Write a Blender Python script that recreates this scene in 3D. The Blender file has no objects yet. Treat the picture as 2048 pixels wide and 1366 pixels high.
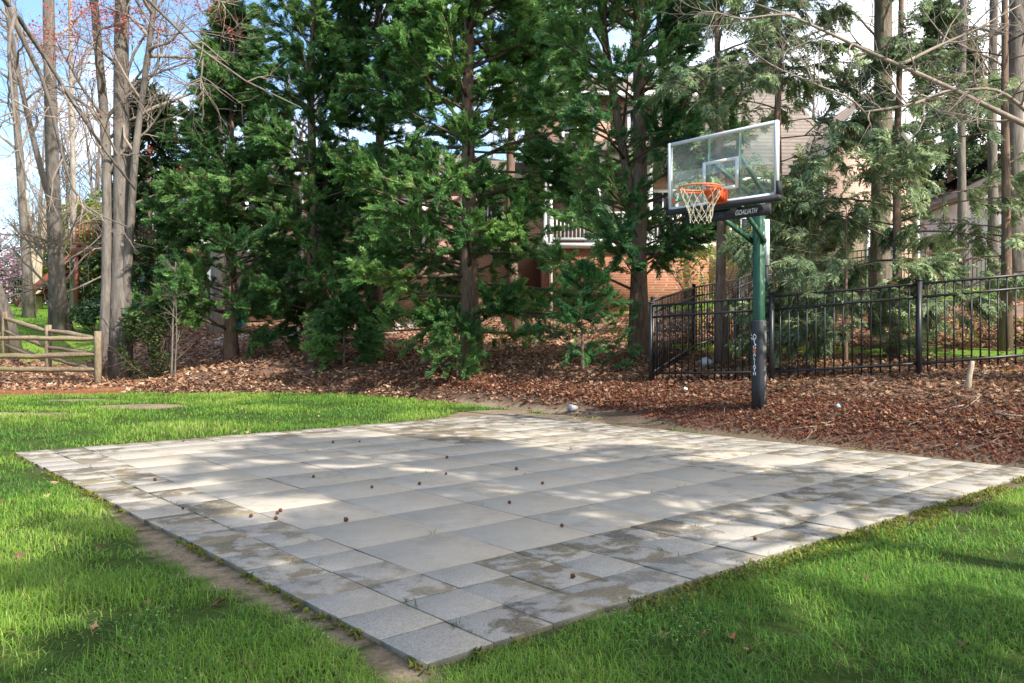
import bpy, math, random
import numpy as np
from mathutils import Vector, Matrix
R = math.radians
rng = np.random.default_rng(7)
random.seed(7)
SC = bpy.context.scene
COL = SC.collection

# ------------------------------------------------------------------ camera, sky, sun
F = 1659.0                      # focal length in pixels of the 2048 wide photograph
CAM_H, HORIZON = 1.15, 675.0
cam_d = bpy.data.cameras.new("camera")
cam = bpy.data.objects.new("camera", cam_d)
COL.objects.link(cam)
cam.location = (0, 0, CAM_H)
cam.rotation_euler = (R(90), 0, 0)
cam_d.sensor_width = 36.0
cam_d.lens = 36.0 * F / 2048.0
cam_d.shift_y = (HORIZON - 683.0) / 2048.0
cam_d.clip_start, cam_d.clip_end = 0.05, 2000
SC.camera = cam

SUN_AZ, SUN_EL = 134.0, 42.0    # azimuth clockwise from +Y
world = bpy.data.worlds.new("World")
SC.world = world
world.use_nodes = True
wn, wl = world.node_tree.nodes, world.node_tree.links
wn.clear()
w_out = wn.new("ShaderNodeOutputWorld")
w_bg = wn.new("ShaderNodeBackground")
w_bg.inputs["Strength"].default_value = 0.15
sky = wn.new("ShaderNodeTexSky")
sky.sky_type = 'NISHITA'
sky.sun_disc = False
sky.sun_elevation, sky.sun_rotation = R(SUN_EL), R(SUN_AZ)
sky.air_density, sky.dust_density, sky.ozone_density = 1.0, 0.2, 2.5
tc = wn.new("ShaderNodeTexCoord")
sep = wn.new("ShaderNodeSeparateXYZ")
wl.new(tc.outputs["Generated"], sep.inputs[0])
def wmath(op, a, b=None):
    n = wn.new("ShaderNodeMath"); n.operation = op
    for i, v in enumerate((a, b)):
        if v is None: continue
        if isinstance(v, (int, float)): n.inputs[i].default_value = v
        else: wl.new(v, n.inputs[i])
    return n.outputs[0]
zz = wmath('ADD', wmath('MAXIMUM', sep.outputs[2], 0.0), 0.22)
comb = wn.new("ShaderNodeCombineXYZ")
wl.new(wmath('DIVIDE', sep.outputs[0], zz), comb.inputs[0])
wl.new(wmath('DIVIDE', sep.outputs[1], zz), comb.inputs[1])
cl = wn.new("ShaderNodeTexNoise")
cl.inputs["Scale"].default_value = 1.25
cl.inputs["Detail"].default_value = 7
cl.inputs["Roughness"].default_value = 0.55
wl.new(comb.outputs[0], cl.inputs["Vector"])
# more cloud towards the east (+X), clearer sky in the west
bias = wmath('ADD', cl.outputs["Fac"], wmath('MULTIPLY', sep.outputs[0], 0.22))
cr = wn.new("ShaderNodeValToRGB")
cr.color_ramp.elements[0].position, cr.color_ramp.elements[1].position = 0.44, 0.60
wl.new(bias, cr.inputs[0])
mixc = wn.new("ShaderNodeMix"); mixc.data_type = 'RGBA'
wl.new(cr.outputs[0], mixc.inputs["Factor"])
hs = wn.new("ShaderNodeHueSaturation"); hs.inputs["Saturation"].default_value = 1.05; hs.inputs["Value"].default_value = .68
wl.new(sky.outputs[0], hs.inputs["Color"]); wl.new(hs.outputs[0], mixc.inputs["A"])
mixc.inputs["B"].default_value = (5.2, 5.2, 5.2, 1)
wl.new(mixc.outputs["Result"], w_bg.inputs["Color"])
wl.new(w_bg.outputs[0], w_out.inputs[0])

sun_d = bpy.data.lights.new("sun", 'SUN')
sun_d.energy, sun_d.angle = 2.7, R(0.6)
sun_d.color = (1.0, 0.94, 0.84)
sun = bpy.data.objects.new("sun", sun_d)
COL.objects.link(sun)
saz, sel = R(SUN_AZ), R(SUN_EL)
SDIR = Vector((math.sin(saz)*math.cos(sel), math.cos(saz)*math.cos(sel), math.sin(sel)))
sun.rotation_euler = (-SDIR).to_track_quat('-Z', 'Y').to_euler()

vs = SC.view_settings
vs.view_transform, vs.look, vs.gamma = 'Standard', 'None', 1.0
vs.use_curve_mapping = False
vs.exposure = 1.6
SC.render.engine = 'CYCLES'
cy = SC.cycles
cy.max_bounces, cy.diffuse_bounces, cy.glossy_bounces = 7, 4, 3
cy.transmission_bounces, cy.transparent_max_bounces = 4, 8
cy.caustics_reflective = cy.caustics_refractive = False
try:
    cy.use_denoising = True
    cy.denoiser = 'OPENIMAGEDENOISE'
    cy.denoising_prefilter = 'ACCURATE'
except Exception: pass

# ------------------------------------------------------------------ helpers
def W(px, py, Y):               # a point of the photograph at depth Y
    return np.array([(px-1024.0)/F*Y, Y, CAM_H-(py-HORIZON)/F*Y])
def norm(a): return a/np.maximum(np.linalg.norm(a, axis=-1, keepdims=True), 1e-9)
def smooth(a, b, x):
    t = np.clip((x-a)/(b-a), 0, 1); return t*t*(3-2*t)
def _h(ix, iy, s):
    n = (ix*374761393 + iy*668265263 + s*974634777) & 0xffffffff
    n = ((n ^ (n >> 13))*1274126177) & 0xffffffff
    return ((n ^ (n >> 16)) & 0xffff)/65535.0
def vnoise(x, y, s=0):
    x = np.asarray(x, float); y = np.asarray(y, float)
    ix, iy = np.floor(x).astype(np.int64), np.floor(y).astype(np.int64)
    fx, fy = x-ix, y-iy
    fx, fy = fx*fx*(3-2*fx), fy*fy*(3-2*fy)
    return ((_h(ix, iy, s)*(1-fx)+_h(ix+1, iy, s)*fx)*(1-fy) +
            (_h(ix, iy+1, s)*(1-fx)+_h(ix+1, iy+1, s)*fx)*fy)
def fbm(x, y, s=0):
    return vnoise(x, y, s)*.55+vnoise(x*2.1, y*2.1, s+1)*.3+vnoise(x*4.3, y*4.3, s+2)*.15

class MB:
    """gathers vertices, faces and one colour per vertex for ONE mesh"""
    def __init__(s): s.v, s.t, s.q, s.c, s.n = [], [], [], [], 0
    def add(s, v, tris=None, quads=None, col=None):
        v = np.asarray(v, float).reshape(-1, 3)
        if tris is not None and len(tris): s.t.append(np.asarray(tris, np.int64).reshape(-1, 3)+s.n)
        if quads is not None and len(quads): s.q.append(np.asarray(quads, np.int64).reshape(-1, 4)+s.n)
        if col is None: col = np.ones((len(v), 3))*.5
        col = np.asarray(col, float)
        if col.ndim == 1: col = np.tile(col, (len(v), 1))
        s.v.append(v); s.c.append(col); s.n += len(v)
    def box(s, c, size, ax=None, col=None):
        """box of centre c; ax = rows of local axes"""
        h = np.array([[x, y, z] for x in (-.5, .5) for y in (-.5, .5) for z in (-.5, .5)])*np.array(size)
        if ax is not None: h = h @ np.array(ax)
        s.add(h+np.array(c), quads=[(0,1,3,2),(4,6,7,5),(0,4,5,1),(2,3,7,6),(0,2,6,4),(1,5,7,3)], col=col)
    def bar(s, a, b, w, h=None, up=(0,0,1), col=None):
        a, b = np.array(a, float), np.array(b, float)
        x = b-a; L = np.linalg.norm(x); x /= L
        y = np.cross(up, x); ny = np.linalg.norm(y)
        y = np.array([1., 0, 0]) if ny < 1e-6 else y/ny
        if ny < 1e-6: y = np.array([0, 1., 0])
        z = np.cross(x, y)
        s.box((a+b)/2, (L, w, h or w), (x, y, z), col)
    def tubes(s, P, Rd, k=6, col=None, cap=True):
        """P [B,M,3] polylines, Rd [B,M] radii"""
        P = np.asarray(P, float); Rd = np.asarray(Rd, float)
        B, M, _ = P.shape
        T = np.gradient(P, axis=1) if M > 2 else np.repeat(P[:, 1:]-P[:, :1], 2, 1)
        T = norm(T)
        mean = norm(P[:, -1]-P[:, 0]+1e-7)
        ref = np.where(np.abs(mean[:, 2:3]) > .8, np.array([[1., 0, 0]]), np.array([[0, 0, 1.]]))
        ref = norm(np.cross(mean, ref))[:, None, :]
        n1 = norm(ref-T*np.sum(ref*T, -1, keepdims=True))
        n2 = np.cross(T, n1)
        a = np.arange(k)*2*np.pi/k
        V = P[:, :, None]+Rd[:, :, None, None]*(n1[:, :, None]*np.cos(a)[None, None, :, None]+n2[:, :, None]*np.sin(a)[None, None, :, None])
        idx = np.arange(B*M*k).reshape(B, M, k)
        q = np.stack([idx[:, :-1], np.roll(idx, -1, 2)[:, :-1], np.roll(idx, -1, 2)[:, 1:], idx[:, 1:]], -1).reshape(-1, 4)
        tr = None
        if cap and k >= 5:
            e = idx[:, -1]; b = idx[:, 0]
            tr = np.concatenate([np.stack([e[:, 0], e[:, i], e[:, i+1]], -1) for i in range(1, k-1)] +
                                [np.stack([b[:, 0], b[:, i+1], b[:, i]], -1) for i in range(1, k-1)])
        if col is not None and np.ndim(col) == 2 and len(col) == B: col = np.repeat(col, M*k, 0)
        s.add(V.reshape(-1, 3), tris=tr, quads=q, col=col)
    def tube(s, pts, r, k=8, col=None):
        pts = np.asarray(pts, float)
        r = np.ones(len(pts))*r if np.ndim(r) == 0 else np.asarray(r, float)
        s.tubes(pts[None], r[None], k, col)
    def stamp(s, tv, tt, pos, axes, scale, col):
        """template (tv verts, tt tris) at pos [N,3] with axes [N,3,3] rows x,y,z and scale [N]"""
        N, V = len(pos), len(tv)
        v = np.einsum('vi,nij->nvj', tv, axes)*np.reshape(scale, (-1, 1, 1))+pos[:, None]
        t = (np.asarray(tt)[None]+(np.arange(N)*V)[:, None, None]).reshape(-1, 3)
        s.add(v.reshape(-1, 3), tris=t, col=np.repeat(col, V, 0))

def link(o, parent=None):
    COL.objects.link(o)
    if parent is not None:
        o.parent = parent
    return o
def obj(name, mb, mat, parent=None, smooth_=False, flat_uv=None):
    v = np.concatenate(mb.v); c = np.concatenate(mb.c)
    if parent is not None:
        base = parent
        off = np.zeros(3)
        while base is not None:
            off += np.array(base.location); base = base.parent
        v = v-off
    t = np.concatenate(mb.t) if mb.t else np.zeros((0, 3), int)
    q = np.concatenate(mb.q) if mb.q else np.zeros((0, 4), int)
    me = bpy.data.meshes.new(name)
    me.vertices.add(len(v)); me.vertices.foreach_set("co", v.astype(np.float32).ravel())
    li = np.concatenate([t.ravel(), q.ravel()]).astype(np.int32)
    me.loops.add(len(li)); me.loops.foreach_set("vertex_index", li)
    nf = len(t)+len(q)
    st = np.concatenate([np.arange(len(t))*3, len(t)*3+np.arange(len(q))*4]).astype(np.int32)
    me.polygons.add(nf)
    me.polygons.foreach_set("loop_start", st)
    me.update(calc_edges=True)
    if smooth_: me.polygons.foreach_set("use_smooth", np.ones(nf, bool))
    ca = me.color_attributes.new("tint", 'FLOAT_COLOR', 'POINT')
    ca.data.foreach_set("color", np.concatenate([c, np.ones((len(c), 1))], 1).astype(np.float32).ravel())
    if mat is not None: me.materials.append(mat)
    me.validate()
    return link(bpy.data.objects.new(name, me), parent)
def tag(o, label=None, cat=None, group=None, kind=None):
    if label: o['label'] = label
    if cat: o['category'] = cat
    if group: o['group'] = group
    if kind: o['kind'] = kind
    return o
def thing(name, label, cat, loc=(0, 0, 0), group=None):
    o = bpy.data.objects.new(name, None); COL.objects.link(o)
    o.location = tuple(float(x) for x in loc); o.empty_display_size = .1
    return tag(o, label, cat, group)

# ------------------------------------------------------------------ materials
class Mat:
    def __init__(s, name):
        s.m = bpy.data.materials.new(name); s.m.use_nodes = True
        s.n, s.l = s.m.node_tree.nodes, s.m.node_tree.links
        s.n.clear()
        s.out = s.n.new("ShaderNodeOutputMaterial")
    def node(s, t, **kw):
        n = s.n.new(t)
        for k, v in kw.items():
            if k in n.inputs: s.set(n.inputs[k], v)
            else: setattr(n, k, v)
        return n
    def set(s, inp, v):
        if hasattr(v, 'is_output') or isinstance(v, bpy.types.NodeSocket): s.l.new(v, inp)
        elif isinstance(v, tuple) and len(v) == 3 and inp.type == 'RGBA': inp.default_value = (*v, 1)
        else: inp.default_value = v
    def attr(s, name="tint"): return s.node("ShaderNodeAttribute", attribute_name=name)
    def coord(s, scale=(1, 1, 1), out="Object"):
        t = s.node("ShaderNodeTexCoord"); m = s.node("ShaderNodeMapping", Scale=scale)
        s.l.new(t.outputs[out], m.inputs[0]); return m.outputs[0]
    def noise(s, vec, scale, detail=4, rough=.55, dist=0):
        n = s.node("ShaderNodeTexNoise", Scale=scale, Detail=detail, Roughness=rough, Distortion=dist)
        s.l.new(vec, n.inputs["Vector"]); return n.outputs["Fac"]
    def ramp(s, fac, stops):
        n = s.node("ShaderNodeValToRGB"); e = n.color_ramp.elements
        while len(e) < len(stops): e.new(.5)
        for el, (p, c) in zip(e, stops):
            el.position = p; el.color = (*c, 1) if isinstance(c, tuple) else (c, c, c, 1)
        s.l.new(fac, n.inputs[0]); return n.outputs[0]
    def mix(s, f, a, b, mode='MIX'):
        n = s.node("ShaderNodeMix", data_type='RGBA', blend_type=mode)
        s.set(n.inputs["Factor"], f); s.set(n.inputs["A"], a); s.set(n.inputs["B"], b)
        return n.outputs["Result"]
    def math(s, op, a, b=0.0, c=None):
        n = s.node("ShaderNodeMath", operation=op)
        s.set(n.inputs[0], a); s.set(n.inputs[1], b)
        if c is not None: s.set(n.inputs[2], c)
        return n.outputs[0]
    def sep(s, v):
        n = s.node("ShaderNodeSeparateColor"); s.l.new(v, n.inputs[0]); return n.outputs
    def bump(s, h, strength=.4, dist=.02):
        n = s.node("ShaderNodeBump", Strength=strength, Distance=dist); s.l.new(h, n.inputs["Height"]); return n.outputs[0]
    def pbr(s, col, rough=.7, normal=None, spec=.3, metal=0.0, **kw):
        p = s.node("ShaderNodeBsdfPrincipled", Roughness=rough, Metallic=metal)
        s.set(p.inputs["Base Color"], col); p.inputs["Specular IOR Level"].default_value = spec
        if normal is not None: s.l.new(normal, p.inputs["Normal"])
        for k, v in kw.items(): s.set(p.inputs[k], v)
        s.l.new(p.outputs[0], s.out.inputs[0]); return p
    def leafy(s, col, trans=.35, rough=.5, spec=.25):
        p = s.node("ShaderNodeBsdfPrincipled", Roughness=rough)
        s.set(p.inputs["Base Color"], col); p.inputs["Specular IOR Level"].default_value = spec
        t = s.node("ShaderNodeBsdfTranslucent"); s.set(t.inputs[0], col)
        mx = s.node("ShaderNodeMixShader"); mx.inputs[0].default_value = trans
        s.l.new(p.outputs[0], mx.inputs[1]); s.l.new(t.outputs[0], mx.inputs[2])
        s.l.new(mx.outputs[0], s.out.inputs[0])

def flat(name, col, rough=.6, metal=0.0, spec=.3, var=.12, scale=18):
    m = Mat(name); c = m.coord()
    n = m.noise(c, scale, 5)
    k = m.ramp(n, [(.3, tuple(x*(1-var) for x in col)), (.7, tuple(min(1, x*(1+var)) for x in col))])
    m.pbr(k, rough, m.bump(n, .08, .004), spec, metal)
    return m.m
def leaf_mat(name, trans=.3, rough=.5, spec=.25):
    m = Mat(name); a = m.attr(); m.leafy(a.outputs["Color"], trans, rough, spec); return m.m
def bark_mat(name, dark, light, stretch=7.0, scale=5.0, moss=None):
    m = Mat(name)
    c = m.coord((stretch, stretch, 1.0))
    n = m.noise(c, scale, 8, .68, .4)
    n2 = m.noise(m.coord((1, 1, .6)), 1.7, 4)
    col = m.ramp(n, [(.32, dark), (.66, light)])
    col = m.mix(m.ramp(n2, [(.35, 0.0), (.75, .55)]), col, tuple(x*1.35 for x in light))
    if moss: col = m.mix(m.ramp(m.noise(m.coord(), 1.3, 5), [(.5, 0.0), (.68, .75)]), col, moss)
    m.pbr(col, .9, m.bump(n, .9, .03), .15)
    return m.m

M = {}
M['bark_grey'] = bark_mat('grey_bark', (.045, .036, .03), (.215, .185, .16), 5, 2.6)
M['bark_pale'] = bark_mat('pale_bark', (.12, .10, .08), (.44, .38, .32), 4, 2.4)
M['bark_tan'] = bark_mat('tan_bark', (.22, .17, .12), (.55, .45, .33), 3, 3)
M['bark_red'] = bark_mat('reddish_bark', (.06, .038, .028), (.27, .18, .135), 6, 4)
M['bark_moss'] = bark_mat('mossy_bark', (.05, .042, .03), (.22, .18, .14), 5, 3, (.07, .085, .025))
M['twig'] = bark_mat('twig_bark', (.13, .10, .085), (.33, .27, .225), 2, 4)
M['twig_dark'] = bark_mat('dark_twig_bark', (.05, .035, .028), (.16, .115, .085), 2, 4)
M['cypress'] = leaf_mat('cypress_foliage', .48, .5)
M['hemlock'] = leaf_mat('hemlock_foliage', .4, .5)
M['leaf'] = leaf_mat('broad_leaves', .35, .45)
M['grass'] = leaf_mat('grass_blades', .45, .5, .3)
M['litter'] = leaf_mat('dead_leaves', .12, .75, .15)
M['straw'] = leaf_mat('pine_straw', .1, .7, .2)
M['bud'] = leaf_mat('red_buds', .35, .5)
M['iron'] = flat('black_iron', (.012, .012, .014), .42, 0, .5, .3)
M['glass_dark'] = flat('window_glass', (.03, .035, .04), .08, 0, .6)
M['white_paint'] = flat('white_paint', (.78, .78, .76), .5)
# ------------------------------------------------------------------ terrain
LP = np.array([(-60, 14.5), (-30, 15.5), (-12, 16.6), (-10.2, 16.7), (-7.9, 17.2), (-3.4, 17.0), (-.6, 14.3), (.9, 12.4), (2.87, 9.6), (4.36, 7.8), (4.85, 7.13), (9, 2.9), (20, -6), (60, -30.)])
PU, PV = np.array([-.657, .754]), np.array([.754, .657])   # patio axes
P0 = np.array([-.300, 2.93])
TS = .31                                                   # small paver
NA, NB = 23, 21
LA, LB = NA*TS, NB*TS
def sdist(x, y):
    x = np.asarray(x, float); y = np.asarray(y, float)
    d = np.full(x.shape, 1e9)
    for (ax, ay), (bx, by) in zip(LP[:-1], LP[1:]):
        ex, ey = bx-ax, by-ay
        t = np.clip(((x-ax)*ex+(y-ay)*ey)/(ex*ex+ey*ey), 0, 1)
        d = np.minimum(d, np.hypot(x-ax-t*ex, y-ay-t*ey))
    return d*np.where(y > np.interp(x, LP[:, 0], LP[:, 1]), 1, -1)
def patio_ab(x, y):
    return (x-P0[0])*PU[0]+(y-P0[1])*PU[1], (x-P0[0])*PV[0]+(y-P0[1])*PV[1]
def patio_out(x, y):
    """distance outside the patio (negative inside)"""
    a, b = patio_ab(x, y)
    dx = np.maximum(-a, a-LA); dy = np.maximum(-b, b-LB)
    return np.where((dx > 0) & (dy > 0), np.hypot(dx, dy), np.maximum(dx, dy))
FL = ([-1, 0, 1.5, 3, 4.7, 7, 10, 20, 40, 90], [0, 0, .08, .2, .42, 1.15, 1.6, 2.6, 3.4, 4.5])
FR = ([-1, 0, .5, 1.2, 3, 5, 8, 11, 15, 25, 40, 90], [0, 0, .28, .52, .78, 1.0, 1.5, 2.1, 2.45, 2.8, 3.0, 4.0])
def height(x, y):
    x = np.asarray(x, float); y = np.asarray(y, float)
    d = sdist(x, y)
    w = smooth(-9.3, -5.5, x)
    z = np.interp(d, *FL)*(1-w)+np.interp(d, *FR)*w
    soft = smooth(-.9, 0.0, d)
    z = z-.014*(1-soft)-.012*soft
    z = z+(fbm(x*.9, y*.9, 3)-.5)*.10*smooth(.3, 2.5, d)+(fbm(x*.5, y*.5, 9)-.5)*.07*smooth(.3, 2, -d)*smooth(.2, 1.5, patio_out(x, y))
    a, b = patio_ab(x, y)
    po = patio_out(x, y)
    z = np.where(po < .03, np.minimum(z, -.022), z)
    z = np.where(po < -.14, np.minimum(z, -.085), z)
    # worn dirt margin next to the two near edges
    near = (np.minimum(a, b) < 0) & (po < .6)
    z = np.where(near, z-.012*(1-smooth(.05, .4, po)), z)
    return z
def gz(x, y): return float(height(np.array([x]), np.array([y]))[0])
def G(px, Y):
    x = (px-1024.0)/F*Y
    return np.array([x, Y, gz(x, Y)])

def ell(x, y, cx, cy, rx, ry):
    w = fbm(x*1.6, y*1.6, 21)-.5
    return ((x-cx)/rx)**2+((y-cy)/ry)**2+w*.9 < 1
def masks(x, y):
    d = sdist(x, y); po = patio_out(x, y); a, b = patio_ab(x, y)
    n = fbm(x*2.2, y*2.2, 5); n2 = fbm(x*.7, y*.7, 15)
    w = np.zeros_like(d)
    # dirt margins
    m_left = .0+.19*smooth(4.9, 2.0, a)*(.25+n)+.04*n            # b<0 side
    m_near = .0+.26*np.clip(n2*2.6-1.0, 0, 1)*smooth(0, 1, b+.5)     # a<0 side
    m_back = .42*smooth(3.5, 5.2, a)
    marg = np.where(b < 0, m_left, np.where(a < 0, m_near, np.where(a > LA, .02+.75*smooth(5.0, 6.4, b), m_back)))
    grass = (d < -.02-.35*n*smooth(-2, -1, x)) & (po > marg)
    for e in ((-6.3, 14.0, .75, .5), (-7.6, 12.6, .9, .3), (-7.9, 15.3, .8, .22), (-5.0, 15.6, .5, .15)): grass &= ~ell(x, y, *e)
    straw0 = ell(x, y, -4.35, 5.6, .85, .62)
    grass &= ~straw0
    grass &= ~((d > -.25) & (x < -8.0))
    back = ((((x < -.465*y) & (d > 4.6+n)) | ((x < -.37*y) & (d > 9+n))) & (d < 24)) | ((x > -4.5) & (x < 16) & (d > 9.5+1.2*n) & (y < 28)) | ((x > 3.2) & (d > 3.7+.35*n) & (d < 4.7+.6*n) & (y < 19)) | (y > 40)
    straw = straw0 | ((x < -8.2) & (d > -.35+.9*(n-.5)) & (d < .45+.9*n) & (x > -30))
    dirt = ~grass & ~back & ~straw & (d < np.where(x > -1, .12, -.6)) & (po > 0)
    return d, po, grass, back, straw, dirt

def axis(lo, hi, flo, fhi, fine, mid):
    a = list(np.arange(flo, fhi, fine))
    s = fine; v = flo
    while v > lo: s = min(s*1.25, 14 if v < lo*.3 else mid*4); v -= s; a.insert(0, v)
    s = fine; v = a[-1]
    while v < hi: s = min(s*1.12, 14); v += s; a.append(v)
    return np.array(a)
gx = axis(-420, 420, -12.5, 12.5, .1, 1.5)
gy = axis(-300, 700, 1.0, 22.0, .1, 1.5)
X, Y = np.meshgrid(gx, gy)
x, y = X.ravel(), Y.ravel()
d, po, grass, back, straw, dirt = masks(x, y)
z = height(x, y)
n = fbm(x*3, y*3, 33)[:, None]; n2 = fbm(x*.8, y*.8, 35)[:, None]
col = np.tile([.14, .092, .068], (len(x), 1))*(.6+.8*n)                      # leaf mould
litter_pale = smooth(2.0, 6.0, d)[:, None]
col = col*(1-litter_pale)+litter_pale*np.array([.27, .175, .13])*(.55+.9*n)
col[straw] = (np.array([.29, .14, .07])*(.5+1.0*n))[straw]
dirtc = np.where(x[:, None] > 1.2, np.array([[.16, .125, .09]]), np.array([[.27, .22, .155]]))*(.65+.6*n)*(.8+.4*n2)
col[dirt] = dirtc[dirt]
col[(po < .02)] = (np.array([.10, .08, .06])*(.7+.6*n))[po < .02]
col[grass] = (np.array([.05, .085, .018])*(.6+.8*n))[grass]
col[back] = (np.array([.14, .27, .035])*(.7+.6*n2))[back]
moss = (fbm(x*1.1, y*1.1, 77) > .56) & (x > 2.5) & (d > 2.6) & (d < 8) & (y < 22)
col[moss] = (np.array([.22, .24, .03])*(.6+.8*n))[moss]
path = (np.abs(y-24.4-.15*(x+7)) < .75) & (x > -8.6) & (x < -3.0)
col[path] = (np.array([.52, .53, .55])*(.8+.4*n))[path]
ny, nx = X.shape
idx = np.arange(nx*ny).reshape(ny, nx)
gm = MB()
gm.add(np.stack([x, y, z], 1), quads=np.stack([idx[:-1, :-1], idx[:-1, 1:], idx[1:, 1:], idx[1:, :-1]], -1).reshape(-1, 4), col=col)
m = Mat("ground")
a_ = m.attr(); c = m.coord()
nn = m.noise(c, 38, 7, .7); nb = m.noise(c, 9, 5)
gc = m.mix(m.ramp(nn, [(.3, .0), (.7, 1.0)]), m.mix(1.0, a_.outputs["Color"], (.55, .52, .5), 'MULTIPLY'), m.mix(1.0, a_.outputs["Color"], (1.35, 1.3, 1.25), 'MULTIPLY'))
m.pbr(gc, .95, m.bump(nn, .8, .02), .1)
ground = tag(obj("ground", gm, m.m, smooth_=True), kind='structure')

# ------------------------------------------------------------------ patio of concrete pavers
def stain_at(i, j, s): return _h(np.int64(i), np.int64(j), s)
pm = MB()
tiles = []
big0a, big0b = 3, 2                       # small courses: three at the near edge, two at the left edge
nb_a, nb_b = 9, 8                         # large slabs
for i in range(NA):
    for j in range(NB):
        ina, inb = big0a <= i < big0a+2*nb_a, big0b <= j < big0b+2*nb_b
        if ina and inb:
            if (i-big0a) % 2 == 0 and (j-big0b) % 2 == 0: tiles.append((i, j, 2))
        else: tiles.append((i, j, 1))
for (i, j, s) in tiles:
    a0, a1, b0, b1 = i*TS, (i+s)*TS, j*TS, (j+s)*TS
    g = .0016+.0016*rng.random()
    rot = rng.normal(0, .004 if s == 1 else .002)
    ca, cb = (a0+a1)/2+rng.normal(0, .002), (b0+b1)/2+rng.normal(0, .002)
    h = (a1-a0)/2-g
    zt = rng.normal(0, .0016 if s == 1 else .001)
    ta, tb = rng.normal(0, .0042 if s == 1 else .0016, 2)
    if j == 0 or i == 0: zt -= abs(rng.normal(0, .002))
    bev = .0022
    def ring(r, dz):
        o = []
        for sa, sb in ((-1, -1), (-1, 1), (1, 1), (1, -1)):
            da, db = sa*r, sb*r
            da, db = da-rot*db, db+rot*da
            p = P0+PU*(ca+da)+PV*(cb+db)
            o.append((p[0], p[1], zt+ta*da+tb*db+dz))
        return o
    v = ring(h, -.055)+ring(h, -bev)+ring(h-bev, 0)
    q = []
    for k in range(2):
        for e in range(4):
            q.append((k*4+e, k*4+4+e, k*4+4+(e+1) % 4, k*4+(e+1) % 4))
    q.append((8, 11, 10, 9)); 
    q = [tuple(reversed(f)) for f in q]
    # colour data: r brightness, g stain amount, b small(1)/large(0)
    edge = i < 3 or j < 2 or i >= NA-3
    st = 0.0
    r_ = rng.random()
    if s == 1 and edge and r_ < .68: st = rng.uniform(.4, .8)
    if s == 1 and i >= NA-2 and rng.random() < .6: st = rng.uniform(.9, 1.7)
    if (i, j) in ((2, 5), (2, 6)): st = .85
    if (i, j) == (2, 7): st = 1.9
    if (i, j) in ((13, 0), (12, 1), (10, 1), (9, 1), (9, 0), (15, 1), (17, 0)): st = 1.2
    if s == 1 and i >= 14 and j < 2 and rng.random() < .35: st = max(st, .8)
    if j >= NB-3 : st = max(st, .75 if rng.random() < .6 else .5)
    if s == 2 and i > 14 and j > 11 and rng.random() < .6: st = 1.3
    elif s == 2: st = .25*rng.random() + (.4 if (j >= 14 and rng.random() < .6) or i > 17 and rng.random() < .4 else 0)
    pm.add(v, quads=q, col=(rng.uniform(.46, .54), st, 1.0 if s == 1 else 0.0))
m = Mat("concrete_pavers")
a_ = m.attr(); ch = m.sep(a_.outputs["Color"]); c = m.coord()
fine = m.noise(c, 110, 5, .8); mid = m.noise(c, 22, 6, .65); big = m.noise(c, 2.3, 5, .6); blot = m.noise(c, 5.2, 7, .62, .3)
small = m.mix(m.ramp(mid, [(.25, 0.), (.75, 1.)]), (.335, .305, .265), (.43, .395, .345))
large = m.mix(m.ramp(mid, [(.25, 0.), (.75, 1.)]), (.39, .345, .285), (.455, .405, .338))
base = m.mix(ch[2], large, small)
base = m.mix(m.ramp(big, [(.35, 0.0), (.7, .5)]), base, (.30, .27, .23))
# pitted grain, stronger on the small pavers
grain = m.ramp(fine, [(.32, .42), (.52, 1.0), (.72, 1.22)])
base = m.mix(m.math('MULTIPLY_ADD', ch[2], .55, .3), base, m.mix(1.0, base, grain, 'MULTIPLY'))
bright = m.math('MULTIPLY_ADD', ch[0], 1.1, .45)
cb_ = m.node("ShaderNodeCombineColor"); [m.l.new(bright, cb_.inputs[k]) for k in range(3)]
base = m.mix(1.0, base, cb_.outputs[0], 'MULTIPLY')
# lichen and dirt blotches
stf = m.math('MULTIPLY', m.ramp(m.math('ADD', blot, m.math('MULTIPLY', ch[1], .10)), [(.53, 0.), (.62, 1.)]), m.math('MINIMUM', m.math('MULTIPLY', ch[1], 1.5), 1.0))
speck = m.ramp(m.noise(c, 70, 5, .75), [(.35, 1.0), (.62, .5)])
stf = m.math('MULTIPLY', stf, speck)
stc = m.mix(m.ramp(m.noise(c, 1.6, 3), [(.4, 0.), (.6, 1.)]), (.075, .058, .038), (.17, .13, .06))
base = m.mix(stf, base, stc)
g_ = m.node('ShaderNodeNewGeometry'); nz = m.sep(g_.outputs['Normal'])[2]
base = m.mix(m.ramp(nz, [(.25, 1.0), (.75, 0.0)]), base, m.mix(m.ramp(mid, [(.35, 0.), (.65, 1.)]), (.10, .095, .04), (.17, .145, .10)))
hgt = m.math('ADD', m.math('MULTIPLY', fine, .6), m.math('MULTIPLY', mid, .6))
m.pbr(base, .88, m.bump(hgt, .35, .004), .2)
patio = tag(obj("patio", pm, m.m), kind='structure')

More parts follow.
